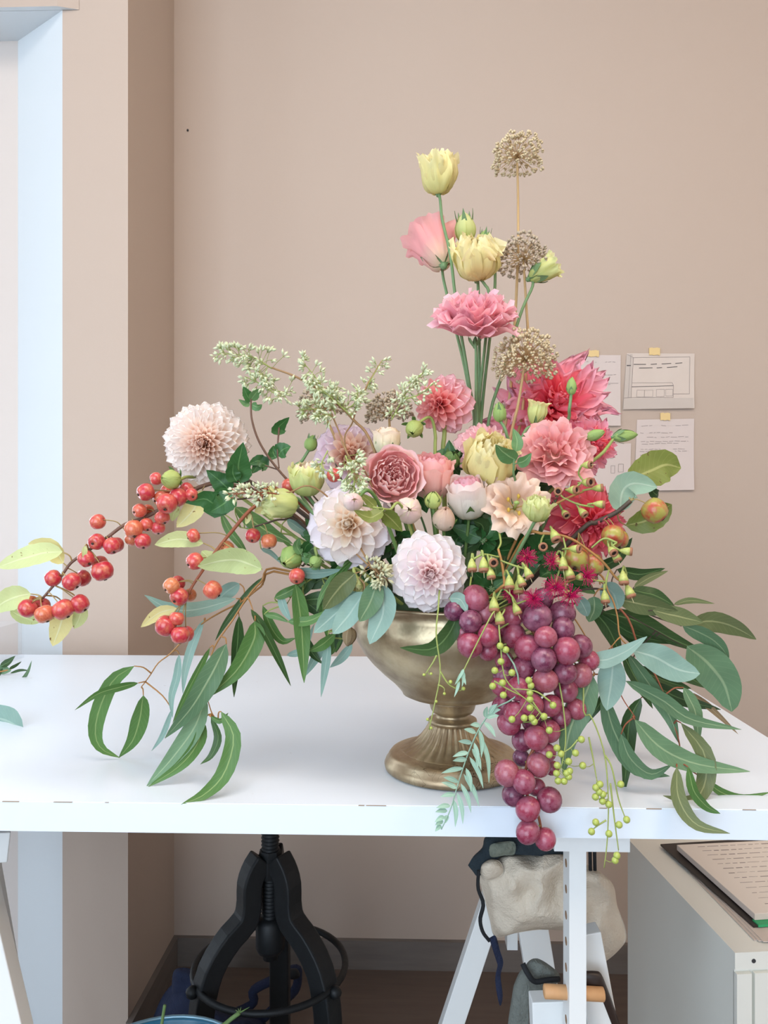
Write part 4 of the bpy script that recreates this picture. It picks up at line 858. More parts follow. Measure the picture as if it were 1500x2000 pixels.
# ------------------------------------------------------------------ seeded eucalyptus
GE = 'seeded eucalyptus sprigs'
def seeded(label, stems, pans, mat=None, twig=None, sz=.0034, leaves=()):
    foot = VC+Vector((-.03, .0, 0)); th = thing('seeded_eucalyptus', label, 'eucalyptus', foot, GE)
    for i, (s, r) in enumerate(stems): stem(th, px_path(s)+([foot] if i == 0 else []), r, m_twig, 'stem' if i == 0 else 'side_stem', n=26)
    for i, (pth, sp, n) in enumerate(pans): panicle(th, px_path(pth), sp, n, mat or m_seedgreen, twig or m_greent, sz, seed=len(label)*7+i)
    return th
seeded('long seeded eucalyptus stem reaching to the upper left', [([(530, 718, .80), (580, 737, .80), (635, 770, .805), (690, 820, .81), (735, 890, .81)], [.0010, .0014, .0018])],
       [([(532, 720, .80), (490, 697, .795), (430, 690, .79)], .019, 46), ([(560, 770, .80), (520, 755, .795), (478, 735, .79)], .014, 26), ([(500, 712, .80), (525, 760, .79), (560, 778, .79)], .012, 16),
        ([(640, 775, .805), (615, 735, .80), (585, 700, .80)], .013, 26), ([(690, 815, .80), (650, 780, .795), (610, 745, .79)], .014, 24)])
seeded('seeded eucalyptus sprig standing in front of a dried allium', [([(640, 790, .80), (665, 850, .80), (685, 900, .80)], [.0008, .0012])],
       [([(650, 815, .80), (622, 800, .795), (585, 800, .79)], .016, 34), ([(655, 810, .80), (650, 780, .80), (660, 755, .80)], .012, 18), ([(670, 800, .80), (690, 790, .80), (700, 765, .80)], .012, 18)])
seeded('thin seeded eucalyptus twigs left of the rose pink dahlia', [([(720, 745, .82), (690, 820, .815), (683, 900, .81)], [.0007, .0010]), ([(745, 705, .82), (715, 755, .82), (695, 800, .815)], [.0005, .0007])],
       [([(700, 790, .82), (720, 750, .82), (747, 703, .82)], .011, 22), ([(765, 820, .80), (795, 765, .80), (832, 722, .80)], .012, 34), ([(790, 780, .79), (820, 770, .78), (850, 745, .775)], .009, 12)])
seeded('drooping seeded eucalyptus tuft over the lavender white dahlia', [([(672, 872, .72), (690, 905, .72), (720, 935, .74)], [.0006, .0010])],
       [([(675, 890, .715), (690, 930, .705), (692, 968, .70)], .015, 40), ([(640, 880, .74), (628, 910, .735), (650, 925, .73)], .008, 8)])
seeded('low seeded eucalyptus tuft beside the lime oval bud', [([(500, 965, .735), (560, 962, .745), (640, 970, .76)], [.0006, .0010])], [([(545, 965, .74), (505, 962, .735), (455, 965, .73)], .012, 34)], None, m_redtwig)
seeded('cream eucalyptus seed tuft between the two pale dahlias', [([(735, 1118, .705), (715, 1100, .72), (700, 1085, .75)], [.0006, .0010])], [([(720, 1102, .71), (735, 1115, .70), (748, 1135, .695)], .013, 26)], m_seedcream, m_twig, .0036)
# ------------------------------------------------------------------ crabapples
t = NT('crabapple_skin', .28); t.b.inputs['Coat Weight'].default_value = .3; t.b.inputs['Coat Roughness'].default_value = .2
rn = t.rnd(); n1 = t.noise(1.7, 3); st_ = t.noise(1, 4, .6, vec=t.coord('Object'), stretch=(8, 8, .7)); se = t.node('ShaderNodeSeparateXYZ'); t.link(t.coord('Generated'), se.inputs[0])
c = t.ramp(rn, [(0, C('#b8283a')), (.45, C('#c8384a')), (.75, C('#d0604a')), (1, C('#d68a58'))])
c = t.mix(t.math('MULTIPLY', t.ramp(n1, [(.4, (0,0,0,1)), (.75, (1,1,1,1))]), .55), c, C('#e2a070')); c = t.mix(t.math('MULTIPLY', t.ramp(st_, [(.45, (0,0,0,1)), (.7, (1,1,1,1))]), .5), c, C('#a8202e')); t.base(c); m_apple = t.m
t = NT('crabapple_green_skin', .3); n1 = t.noise(1.3, 4, .6); t.base(t.mix(t.ramp(n1, [(.42, (0,0,0,1)), (.62, (1,1,1,1))]), C('#a39a4c'), C('#b4503a'))); m_apple_g = t.m
m_stalk = bark_mat('apple_stalk', '#b09a62', '#8f7a4c')
ap_prof = [(.0, -.78), (.12, -.80), (.26, -.90), (.5, -.92), (.78, -.72), (.97, -.25), (1.0, .1), (.9, .5), (.66, .8), (.38, .9), (.18, .84), (.04, .70), (.0, .68)]
v, f, uv = lathe(ap_prof, 18); me_apple = mesh('crabapple', v, f, [m_apple], uv); me_apple_g = mesh('crabapple', v, f, [m_apple_g], uv)
v, f, uv = lathe([(.0, -.70), (.05, -.8), (.17, -.98), (.13, -1.02), (.04, -.88), (.0, -.86)], 6); me_end = mesh('calyx_end', v, f, [m_darkstem], uv)
def apples(th, branch, lst, green=False, d_of=None):
    rr = random.Random(len(lst)); bp = spline(branch, 40)
    for (x, y, r, d) in lst:
        c = P(x, y, d); R = r*d/1500*1.08
        q = min(bp, key=lambda p: (p-c).length+max(0, c.z-p.z)*1.5)
        up = (q-c); up = (up.normalized()+Vector((rr.uniform(-.25, .25), rr.uniform(-.5, .1), .5))).normalized()
        M = Matrix.Translation(c-th.location) @ basis(up, rr.random()*6) @ Matrix.Diagonal((R, R, R*rr.uniform(.88, 1.0), 1))
        a = part('crabapple', me_apple_g if green else me_apple, th, M)
        s = part('calyx_end', me_end, a, Matrix())
        tp = c+up*R*.72; iv = (Matrix.Translation(th.location) @ M).inverted()
        mid = tp.lerp(q, .5)+up*.004; b = MB(); b.tube([iv @ p for p in spline([tp, mid, q], 8)], 1, 5)
        b = MB(); b.tube(spline([tp, mid, q], 8), .00055, 5); b.v = [iv @ p for p in b.v]; b.build('fruit_stalk', m_stalk, a)
def nearest(bp, p): return min(bp, key=lambda q: (q-p).length)
def leaves(th, stems, lst, smat, kind='willow', serr=0, maxd=.05):
    bp = [q for s in stems for q in spline(s, 40)] if stems else []
    for L in lst:
        mat, w, d0, d1, xy = L[:5]; kw = dict(L[5]) if len(L) > 5 else {}
        k2 = kw.pop('kind', kind); dm = kw.pop('dm', 0.0)
        lf = leaf(th, xy, w, mat, d0, d1, kind=k2, serr=kw.pop('serr', serr), dm=dm, **kw)
        if bp:
            b0 = P(*xy[0], d0); q = nearest(bp, b0)
            if .002 < (q-b0).length < maxd:
                o = b0; t0 = (P(*xy[1], d0)-b0).normalized(); MB().tube(spline([q-o, (q-o)*.4-t0*.003, Vector()], 7), [.0009, .0006], 5).build('leaf_stalk', smat, lf)
GA = 'crabapple branches'
br1 = px_path([(83, 1169, .735), (101, 1148, .735), (121, 1124, .738), (139, 1099, .74), (173, 1075, .744), (208, 1051, .748), (243, 1025, .752), (277, 1013, .757), (310, 997, .762), (350, 975, .768), (410, 945, .78), (480, 955, .80), (560, 995, .82)])
foot = VC+Vector((-.045, 0, 0)); ca = thing('crabapple_branch', 'long crabapple branch laden with red fruit reaching far left', 'branch', foot, GA)
stem(ca, br1+[foot], [.0012, .0016, .0022, .0026], m_bark, 'branch_wood', n=40)
A1 = [(191,1019,14,.745),(189,1058,15,.742),(218,1066,15,.740),(227,1064,14,.757),(168,1091,15,.738),(200,1115,20,.736),(195,1101,15,.755),(140,1136,17,.730),(161,1129,15,.748),(104,1129,15,.736),(54,1188,17,.730),(61,1178,14,.748),(83,1183,14,.745),(87,1199,18,.725),(123,1190,20,.728),(155,1179,17,.735),
      (273,997,13,.752),(288,999,13,.768),(261,1033,17,.745),(286,1025,13,.752),(257,1053,12,.757),(279,1057,15,.746),(309,1031,13,.755),(317,1011,14,.752),(285,961,16,.750),(305,935,12,.758),(326,983,19,.742),(314,973,14,.760),(348,971,17,.750),(364,957,14,.765),(374,966,12,.752),(326,957,11,.770)]
apples(ca, br1, A1)
leaves(ca, [br1], [(lf_lime, 42, .735, .74, [(122,1078),(85,1080),(40,1092),(-6,1108)]), (lf_yellow, 38, .745, .76, [(124,1100),(100,1072),(55,1062)]), (lf_lime, 46, .735, .73, [(60,1160),(35,1165),(10,1175),(-20,1196)]), (lf_lime, 26, .745, .75, [(20,1192),(45,1205),(78,1216)]),
    (lf_yellow, 42, .75, .742, [(124,1178),(120,1215),(103,1262)]), (lf_lime, 26, .752, .75, [(162,1180),(156,1205),(145,1228)]), (lf_yellow, 40, .775, .765, [(395,958),(378,995),(345,1030)]), (lf_lime, 18, .768, .765, [(350,990),(340,1002),(336,1018)]), (lf_lime, 10, .733, .73, [(166,1066),(165,1078),(162,1090)])], m_stalk, 'apple', .02)
br2 = px_path([(364, 1172, .745), (374, 1148, .745), (392, 1120, .748), (420, 1079, .752), (451, 1040, .757), (499, 988, .765), (560, 965, .79)])
foot = VC+Vector((-.04, .01, 0)); cb2 = thing('crabapple_branch', 'shorter drooping crabapple branch with fruit under the blush dahlia', 'branch', foot, GA)
stem(cb2, br2+[foot], [.0012, .0017, .0022], m_redtwig, 'branch_wood', n=36)
apples(cb2, br2, [(378,1046,13,.742),(442,1072,15,.765),(381,1096,16,.740),(415,1152,17,.742),(335,1144,15,.735),(347,1139,14,.755),(350,1165,17,.738),(371,1162,12,.758),(345,1208,14,.735),(324,1222,19,.735),(352,1240,17,.732),(364,1238,14,.748)])
leaves(cb2, [br2], [(lf_lime, 32, .752, .735, [(397,1061),(350,1053),(302,1064)]), (lf_lime, 50, .735, .728, [(512,1112),(455,1094),(386,1106)], dict(tilt=.2)), (lf_yellow, 24, .748, .742, [(345,1188),(310,1198),(275,1225)]), (lf_lime, 26, .757, .76, [(428,1095),(408,1088),(394,1076)])], m_stalk, 'apple', .02, .09)
br3 = px_path([(493, 1030, .765), (520, 1022, .768), (552, 1015, .775), (600, 1030, .79)])
foot = VC+Vector((-.04, -.01, 0)); cb3 = thing('crabapple_branch', 'small crabapple twig with two fruit left of lavender dahlia', 'branch', foot, GA)
stem(cb3, br3+[foot], [.0009, .0013], m_darkstem, 'branch_wood'); apples(cb3, br3, [(494,1046,14,.755),(525,1057,15,.76)])
leaves(cb3, [br3], [(lf_yellow, 26, .78, .775, [(545,985),(520,990),(497,1000)]), (lf_yellow, 12, .765, .765, [(487,1000),(485,1012),(480,1024)])], m_stalk, 'apple', .02)
for lab, x, y, r, d, q in (('single red crabapple behind the lime oval bud', 565, 950, 15, .80, [(575, 925, .81), (640, 1000, .82)]), ('single orange crabapple beneath the fat green dahlia bud', 580, 1125, 15, .745, [(590, 1105, .76), (620, 1110, .78)]), ('single red crabapple against the lilac pink dahlia', 652, 928, 13, .77, [(655, 905, .79), (680, 960, .80)])):
    pth = px_path(q); foot = VC+Vector((-.035, 0, 0)); c4 = thing('crabapple_branch', lab, 'branch', foot, GA); stem(c4, pth+[foot], .0009, m_darkstem, 'branch_wood'); apples(c4, pth, [(x, y, r, d)])
br5 = px_path([(1232, 978, .76), (1205, 1000, .765), (1165, 1020, .77), (1130, 1040, .775)])
foot = VC+Vector((.05, 0, 0)); cb5 = thing('crabapple_branch', 'crabapple branch with green and orange fruit and olive leaves right', 'branch', foot, GA)
stem(cb5, br5+[foot], [.0022, .0026, .0026], m_darkstem, 'branch_wood'); apples(cb5, br5, [(1278,997,23,.755),(1197,1047,21,.73),(1207,1053,19,.75),(1125,1090,24,.725),(1157,1103,21,.74)], True)
leaves(cb5, [br5], [(lf_apple, 66, .775, .79, [(1224,935),(1265,922),(1300,908),(1330,914)], dict(tilt=.3)), (lf_mint, 56, .765, .755, [(1212,1000),(1215,965),(1235,945),(1284,952)], dict(kind='broad', tilt=-.2)), (lf_apple, 50, .78, .77, [(1222,1026),(1260,1018),(1290,1000),(1312,985)], dict(tilt=-.2)), (lf_dark, 20, .77, .78, [(1268,952),(1280,965),(1286,968)]), (lf_dark, 22, .785, .79, [(1150, 1110), (1200, 1095), (1235, 1050)])], m_stalk, 'apple', .03, .06)
# ------------------------------------------------------------------ willow leaved gum branches, left
GW = 'willow leaved eucalyptus branches'
def gum(label, stems, lst, root, smat=None, kind='willow', rad=(.0006, .0009, .0013), group=GW, serr=0, maxd=.05, name='eucalyptus_branch'):
    foot = VC+Vector(root); th = thing(name, label, 'branch', foot, group); st3 = [px_path(s) for s in stems]
    for i, s in enumerate(st3): stem(th, s+([foot] if i == 0 else []), [r*(1 if i == 0 else .7) for r in rad], smat or m_oranget, 'branch_wood' if i == 0 else 'twig', n=36 if i == 0 else 16)
    leaves(th, st3, lst, smat or m_oranget, kind, serr, maxd); return th
gum('eucalyptus branch with leaves looping down to the table at far left',
    [[(276,1342,.84),(293,1319,.835),(309,1295,.83),(331,1278,.825),(358,1251,.82),(396,1217,.81),(434,1194,.80),(472,1175,.795),(510,1145,.785),(552,1118,.78)]],
    [(lf_blue, 28, .79, .77, [(461,1169),(385,1190),(330,1188),(282,1162)], dict(tilt=-.3)), (lf_blue, 28, .80, .81, [(468,1140),(440,1158),(422,1178)]), (lf_dark, 13, .79, .80, [(512,1128),(480,1165),(442,1215),(420,1252)]),
     (lf_green, 29, .825, .85, [(262,1301),(222,1328),(196,1380),(186,1430),(198,1462),(234,1480)], dict(tilt=.2)), (lf_green, 14, .83, .80, [(270,1334),(235,1342),(190,1356),(146,1387)], dict(tilt=.2)), (lf_green, 30, .84, .855, [(280,1358),(274,1400),(260,1445),(232,1480)], dict(tilt=.35)),
     (lf_blue, 15, .825, .83, [(350,1278),(346,1320),(335,1362),(337,1402)]), (lf_blue, 10, .83, .875, [(336,1385),(318,1435),(296,1467)]), (lf_blue, 17, .81, .81, [(398,1210),(376,1260),(362,1310),(357,1355)])], (-.05, 0, 0))
gum('eucalyptus branch with broad green leaves drooping over the table front',
    [[(405,1365,.775),(402,1325,.775),(411,1285,.775),(426,1251,.775),(453,1213,.775),(483,1167,.775),(510,1137,.775),(552,1112,.78)], [(405,1365,.775),(415,1395,.77),(430,1412,.765)], [(498,1205,.77),(490,1180,.772),(484,1166,.775)]],
    [(lf_green, 13, .775, .77, [(410,1265),(387,1310),(357,1370),(337,1412)]), (lf_grey, 41, .765, .755, [(442,1258),(412,1320),(372,1385),(322,1442)], dict(tilt=.25, dm=-.01)), (lf_grey, 36, .772, .768, [(402,1360),(380,1420),(337,1480),(286,1536)], dict(tilt=-.2)), (lf_green, 25, .775, .766, [(397,1408),(387,1450),(352,1495),(289,1537)], dict(tilt=.3)),
     (lf_green, 38, .765, .765, [(498,1213),(496,1250),(462,1310),(403,1364)], dict(tilt=.2)), (lf_dark, 22, .778, .775, [(467,1203),(464,1260),(459,1310),(457,1362)]), (lf_dark, 17, .77, .765, [(490,1190),(515,1230),(545,1290),(568,1340)], dict(tilt=.4)),
     (lf_green, 31, .76, .722, [(432,1390),(456,1440),(438,1510),(398,1552),(354,1571)], dict(tilt=-.25)), (lf_dark, 14, .765, .76, [(412,1400),(426,1440),(413,1475),(391,1493)]), (lf_green, 10, .765, .76, [(412,1400),(430,1408),(446,1392)])], (-.05, -.01, 0))
gum('bushy green eucalyptus hanging left of the urn bowl',
    [[(600,1215,.76),(598,1180,.762),(592,1150,.765),(610,1120,.77)], [(640,1245,.765),(645,1200,.768),(640,1160,.77),(630,1130,.775)], [(560,1180,.77),(580,1150,.77),(610,1130,.775)]],
    [(lf_green, 31, .755, .75, [(577,1140),(587,1200),(592,1270),(594,1334)], dict(tilt=.2)), (lf_blue, 20, .755, .75, [(574,1115),(620,1120),(668,1112)]), (lf_green, 18, .78, .785, [(513,1183),(530,1225),(552,1252),(578,1246)]), (lf_green, 12, .765, .76, [(516,1200),(540,1204),(566,1216)]), (lf_green, 18, .755, .745, [(562,1214),(605,1212),(645,1190)]),
     (lf_blue, 16, .76, .755, [(546,1160),(556,1190),(569,1214)]), (lf_blue, 16, .77, .77, [(642,1252),(636,1300),(627,1362)]), (lf_blue, 18, .775, .78, [(640,1243),(616,1285),(597,1320)]), (lf_blue, 17, .79, .80, [(688,1258),(667,1285),(644,1304)]), (lf_green, 20, .765, .76, [(655,1238),(628,1260),(603,1272)]),
     (lf_dark, 16, .775, .77, [(598,1245),(610,1275),(630,1297)]), (lf_blue, 14, .79, .79, [(560,1280),(592,1268),(614,1218)]), (lf_green, 18, .757, .76, [(536,1168),(565,1155),(598,1135)]), (lf_dark, 32, .775, .78, [(604,1110),(598,1140),(585,1168)], dict(kind='point')), (lf_dark, 30, .78, .785, [(650,1118),(622,1135),(590,1150)]),
     (lf_dark, 24, .77, .765, [(590,1172),(630,1168),(660,1160)]), (lf_dark, 24, .78, .775, [(585,1165),(610,1185),(640,1210)]), (lf_green, 16, .77, .77, [(628,1150),(632,1200),(640,1252)]), (lf_green, 18, .785, .78, [(660,1235),(655,1260),(646,1280)]), (lf_dark, 16, .785, .78, [(662,1225),(662,1250),(656,1275)]), (lf_green, 14, .752, .75, [(700,1085),(665,1110),(630,1160),(618,1195)]),
     (lf_green, 13, .75, .75, [(690,1092),(650,1140),(628,1185)]), (lf_dark, 26, .79, .79, [(690,1130),(650,1140),(610,1125)]), (lf_dark, 22, .79, .80, [(680,1160),(655,1190),(650,1230)])], (-.05, -.02, 0), m_greent)
gum('dark narrow eucalyptus leaves behind the crabapples and buds', [[(470,1030,.80),(520,1040,.80),(600,1060,.81)]],
    [(lf_green, 30, .80, .79, [(460,990),(490,1015),(530,1042),(572,1062)]), (lf_blue, 20, .80, .80, [(482,1012),(500,1040),(520,1060)]), (lf_green, 16, .80, .80, [(432,1003),(447,1035),(470,1065),(486,1090)]), (lf_blue, 22, .80, .81, [(560,1015),(590,1035),(620,1062)]), (lf_blue, 10, .79, .79, [(510, 1072), (530, 1080), (560,1110)])], (-.05, .02, 0), m_greent, maxd=.03)
gum('broad blue grey eucalyptus leaves hanging in front of the urn', [[(736,1128,.70),(728,1110,.705),(715,1090,.72),(710,1070,.75)], [(702,1130,.71),(712,1112,.71),(722,1102,.712)]],
    [(lf_olive, 44, .705, .70, [(694,1120),(662,1150),(632,1190)], dict(tilt=.2)), (lf_blue, 42, .715, .71, [(708,1156),(660,1195),(613,1236)]), (lf_blue, 44, .708, .70, [(712,1156),(682,1200),(650,1238)], dict(tilt=-.15)), (lf_grey, 42, .70, .693, [(737,1136),(724,1175),(702,1214)], dict(tilt=.2)), (lf_blue, 50, .703, .697, [(742,1140),(748,1195),(722,1258)], dict(tilt=-.2))], (-.03, -.04, 0), m_twig, 'broad')
gum('dark curved eucalyptus leaf lying across the brass bowl', [[(905,1190,.70),(915,1160,.71),(920,1130,.74)]], [(lf_dark, 34, .70, .685, [(896,1198),(876,1240),(842,1268),(781,1265)], dict(tilt=.15)), (lf_blue, 24, .695, .69, [(878,1168),(900,1172),(913,1197)])], (.01, -.05, 0), m_greent)
# ------------------------------------------------------------------ right hand foliage
gum('dark eucalyptus fan spreading out to the right', [[(1330,1222,.78),(1280,1205,.78),(1220,1180,.775),(1150,1150,.77)], [(1335,1262,.79),(1260,1220,.785),(1180,1175,.78)]],
    [(lf_dark, 22, .79, .80, [(1205,1112),(1250,1122),(1299,1110)]), (lf_olive, 15, .79, .80, [(1238,1147),(1270,1128),(1305,1115)]), (lf_dark, 24, .785, .79, [(1235,1152),(1280,1163),(1318,1184)]), (lf_olive, 11, .79, .80, [(1316,1181),(1350,1173),(1396,1179)]), (lf_olive, 36, .77, .775, [(1205,1170),(1270,1184),(1325,1194)]), (lf_olive, 34, .772, .775, [(1275,1192),(1330,1205),(1374,1216)], dict(tilt=.3)),
     (lf_olive, 38, .785, .80, [(1346,1218),(1395,1214),(1440,1228),(1477,1249)], dict(tilt=-.3)), (lf_grey, 30, .78, .79, [(1333,1222),(1375,1240),(1406,1262),(1424,1288)]), (lf_dark, 32, .785, .80, [(1178,1195),(1250,1215),(1312,1247),(1384,1278)]), (lf_dark, 20, .79, .79, [(1175,1200),(1240,1240),(1324,1258)]), (lf_dark, 26, .80, .81, [(1190,1210),(1260,1260),(1330,1290)]), (lf_dark, 24, .80, .80, [(1230,1300),(1300,1330),(1350,1345)]),
     (lf_dark, 26, .795, .80, [(1258,1328),(1330,1365),(1408,1386)]), (lf_brown, 12, .80, .80, [(1348,1352),(1390,1385),(1442,1434)]), (lf_dark, 28, .80, .805, [(1250,1280),(1320,1310),(1385,1345)]), (lf_dark, 34, .80, .80, [(1200,1190),(1240,1230),(1290,1290)]), (lf_dark, 30, .79, .79, [(1150,1180),(1190,1230),(1215,1290)])], (.05, 0, 0), m_darkstem)
gum('broad blue green eucalyptus leaves on the right of the grapes', [[(1240,1270,.745),(1212,1245,.745),(1205,1200,.75),(1190,1160,.755),(1150,1120,.765)], [(1160,1320,.725),(1155,1270,.73),(1130,1220,.735),(1095,1175,.74)], [(1190,1268,.74),(1205,1250,.742),(1212,1244,.745)]],
    [(lf_grey, 72, .78, .79, [(1342,1262),(1385,1298),(1415,1340),(1429,1390)], dict(kind='broad', tilt=-.2)), (lf_blue, 55, .735, .725, [(1236,1270),(1280,1284),(1325,1308),(1367,1316)], dict(kind='broad', tilt=.2)), (lf_blue, 32, .72, .71, [(1144,1285),(1180,1289),(1222,1272),(1264,1243)], dict(tilt=.3)), (lf_blue, 52, .73, .72, [(1198,1282),(1194,1330),(1185,1388)], dict(kind='apple')),
     (lf_grey, 50, .715, .70, [(1158,1320),(1138,1370),(1112,1430),(1100,1514)], dict(tilt=.15)), (lf_blue, 44, .765, .76, [(1178,1140),(1198,1162),(1208,1190)], dict(kind='broad')), (lf_blue, 26, .75, .745, [(1128,1165),(1140,1185),(1148,1204)], dict(kind='broad')), (lf_grey, 34, .76, .755, [(1160,1165),(1160,1190),(1150,1215)], dict(kind='broad'))], (.05, -.03, 0), m_oranget, maxd=.03)
gum('long drooping eucalyptus leaves curling over the table front right', [[(1322,1500,.74),(1328,1460,.75),(1312,1400,.76),(1284,1327,.765),(1250,1270,.77),(1190,1180,.775)], [(1240,1400,.735),(1215,1362,.745),(1200,1320,.755),(1195,1260,.765)]],
    [(lf_grey, 28, .745, .74, [(1222,1330),(1290,1365),(1350,1405),(1448,1425)], dict(tilt=.2)), (lf_grey, 41, .733, .735, [(1240,1406),(1290,1460),(1360,1492),(1465,1507)], dict(tilt=.15)), (lf_grey, 34, .745, .745, [(1178,1352),(1200,1430),(1242,1500),(1308,1516)]), (lf_grey, 27, .735, .74, [(1213,1434),(1230,1480),(1270,1512),(1312,1494)], dict(tilt=-.3)),
     (lf_dark, 28, .77, .765, [(1252,1363),(1230,1410),(1225,1480),(1218,1554)], dict(tilt=.3)), (lf_grey, 28, .765, .755, [(1225,1275),(1270,1340),(1308,1400),(1326,1452)]), (lf_olive, 33, .745, .725, [(1330,1412),(1375,1470),(1377,1530),(1350,1563),(1295,1554)], dict(tilt=.2)), (lf_grey, 24, .765, .76, [(1335,1343),(1358,1390),(1365,1452)], dict(tilt=.5)),
     (lf_green, 20, .73, .688, [(1344,1498),(1355,1545),(1380,1575),(1407,1589)]), (lf_green, 16, .745, .742, [(1376,1522),(1410,1548),(1450,1558),(1506,1547)]), (lf_olive, 27, .712, .672, [(1322,1498),(1326,1560),(1360,1610),(1426,1628)], dict(tilt=.2)), (lf_dark, 24, .77, .77, [(1217,1278),(1245,1330),(1275,1384)]), (lf_dark, 20, .775, .77, [(1180,1300),(1185,1350),(1140,1420)]), (lf_dark, 22, .78, .775, [(1110,1330),(1125,1390),(1128,1450)])], (.05, .01, 0), m_redtwig)
# ------------------------------------------------------------------ leafy stems between the flowers
def leafy(label, stems, lst, root, smat=None, serr=.04, kind='point', name='leafy_stem', group='leafy stems between the flowers', maxd=.03):
    return gum(label, stems, lst, root, smat or m_lstem, kind, (.0010, .0015), group, serr, maxd, name)
leafy('dark serrated dahlia leaves right below the blush ball dahlia', [[(478,890,.77),(470,930,.775),(500,960,.79),(560,1000,.80)], [(430,965,.76),(460,975,.77),(500,970,.785)]],
      [(lf_dahlia, 50, .765, .755, [(468,945),(466,910),(475,864)]), (lf_dahlia, 50, .76, .75, [(452,955),(425,985),(400,975),(362,982)]), (lf_dahlia, 44, .755, .75, [(455,965),(435,985),(410,1000)]), (lf_dahlia, 40, .765, .76, [(450,960),(430,940),(403,918)]), (lf_dahlia, 30, .76, .755, [(462,940),(455,925),(456,905)])], (-.05, 0, 0), m_darkstem)
leafy('brown stem with curled green leaf tips rising on the left', [[(490,775,.79),(492,820,.79),(510,870,.795),(550,925,.80),(610,985,.81)], [(545,915,.80),(542,880,.80),(545,835,.80)], [(545,918,.80),(520,910,.80),(500,905,.80)]],
      [(lf_dahlia, 20, .79, .785, [(490,785),(482,770),(475,755)]), (lf_lisi, 18, .79, .785, [(490,782),(500,768),(512,758)]), (lf_lisi, 16, .79, .785, [(491,790),(503,795),(512,790)]), (lf_dahlia, 28, .80, .80, [(545,850),(545,835),(565,815)]), (lf_dahlia, 30, .80, .795, [(542,890),(552,878),(568,872)]), (lf_dahlia, 24, .80, .80, [(540,895),(534,885),(534,870)]), (lf_dahlia, 30, .80, .795, [(525,910),(508,906),(492,925)]), (lf_dahlia, 24, .80, .795, [(520,908),(505,900),(484,908)]), (lf_lisi, 12, .79, .785, [(488,790),(478,788),(466,780)])], (-.04, .01, 0), m_bark)
leafy('green lisianthus leaves beside the cream yellow bloom', [[(1005,880,.735),(1003,920,.738),(1000,980,.76)]], [(lf_lisi, 30, .735, .722, [(1008,900),(985,885),(968,868)], dict(serr=0)), (lf_lisi, 22, .735, .735, [(1008,882),(1010,860),(1002,836)], dict(serr=0)), (lf_lisi, 22, .735, .73, [(1010,905),(1025,900),(1038,885)], dict(serr=0))], (.02, -.02, 0))
leafy('olive rose leaves lying over the lavender white dahlia', [[(700,985,.69),(735,992,.69),(760,996,.70),(790,1000,.72)]], [(lf_apple, 26, .682, .672, [(747,998),(722,1010),(691,997)]), (lf_apple, 32, .69, .70, [(748,1000),(768,1018),(786,1038)]), (lf_apple, 18, .69, .685, [(735,992),(720,978),(700,962)])], (-.02, -.04, 0), m_greent, maxd=.05)
leafy('green leaves and tips beside the fat green dahlia bud', [[(590,1080,.755),(610,1085,.765),(650,1090,.78)]], [(lf_lisi, 18, .745, .74, [(588,1082),(580,1065),(585,1050)]), (lf_lisi, 18, .748, .745, [(590,1082),(602,1092),(604,1080)]), (lf_dahlia, 20, .75, .745, [(592,1080),(600,1065),(612,1058)]), (lf_lisi, 16, .75, .75, [(610,1085),(618,1105),(608,1112)])], (-.04, -.02, 0))
rgf = random.Random(21)
def filler(label, cx, cy, d, n, mat, spread=60, size=58, root=(0, 0, 0), up=.3):
    th_st = [(cx, cy, d), (cx+(885-cx)*.4, cy+(1130-cy)*.5, d+.02)]
    L = []
    for i in range(n):
        a = 2*math.pi*(i+rgf.random()*.5)/n; l = size*rgf.uniform(.8, 1.25); x1 = cx+math.cos(a)*l; y1 = cy+math.sin(a)*l*.8-up*l*.3; b = rgf.uniform(-12, 12)
        L.append((mat if i % 3 else lf_dark, size*rgf.uniform(.5, .7), d, d-rgf.uniform(0, .02)+ .01, [(cx+math.cos(a)*6, cy+math.sin(a)*6), ((cx+x1)/2+b, (cy+y1)/2-abs(b)), (x1, y1)], dict(tilt=rgf.uniform(-.8, .8))))
    leafy(label, [th_st], L, root)
filler('dark green leaves under the peach lisianthus', 945, 1055, .765, 9, lf_dahlia, root=(.01, -.02, 0))
filler('dark green leaves between the tan bud and white dahlia', 905, 1040, .775, 8, lf_dahlia, root=(.0, -.02, 0))
filler('dark green leaves behind the two pale dahlias', 770, 1065, .775, 9, lf_dahlia, size=64, root=(-.01, -.02, 0))
filler('dark green leaves behind the open pink rose', 800, 960, .80, 8, lf_dahlia, root=(-.01, 0, 0))
filler('dark green leaves among the gum nut stems', 1040, 1080, .775, 9, lf_dahlia, size=62, root=(.02, -.02, 0))
filler('dark green leaves behind the salmon lisianthus', 1030, 950, .81, 8, lf_dahlia, root=(.02, 0, 0))
filler('dark green leaves under the coral red dahlia', 1110, 1130, .79, 9, lf_dahlia, size=66, root=(.04, -.01, 0))
filler('dark green leaves left of the urn rim', 690, 1120, .79, 9, lf_dahlia, size=60, root=(-.04, -.01, 0))
filler('dark green leaves around the salmon pink rose', 880, 905, .82, 7, lf_dahlia, size=44, root=(0, .0, 0))
filler('dark green leaves deep behind the ivory rose', 960, 990, .82, 9, lf_dahlia, size=70, root=(0.01, .0, 0))
filler('dark green leaves over the urn rim behind the grapes', 960, 1150, .74, 8, lf_dahlia, size=52, root=(.02, -.04, 0))
filler('dark green leaves deep behind the lavender white dahlia', 640, 1060, .80, 8, lf_dahlia, size=56, root=(-.03, .0, 0))
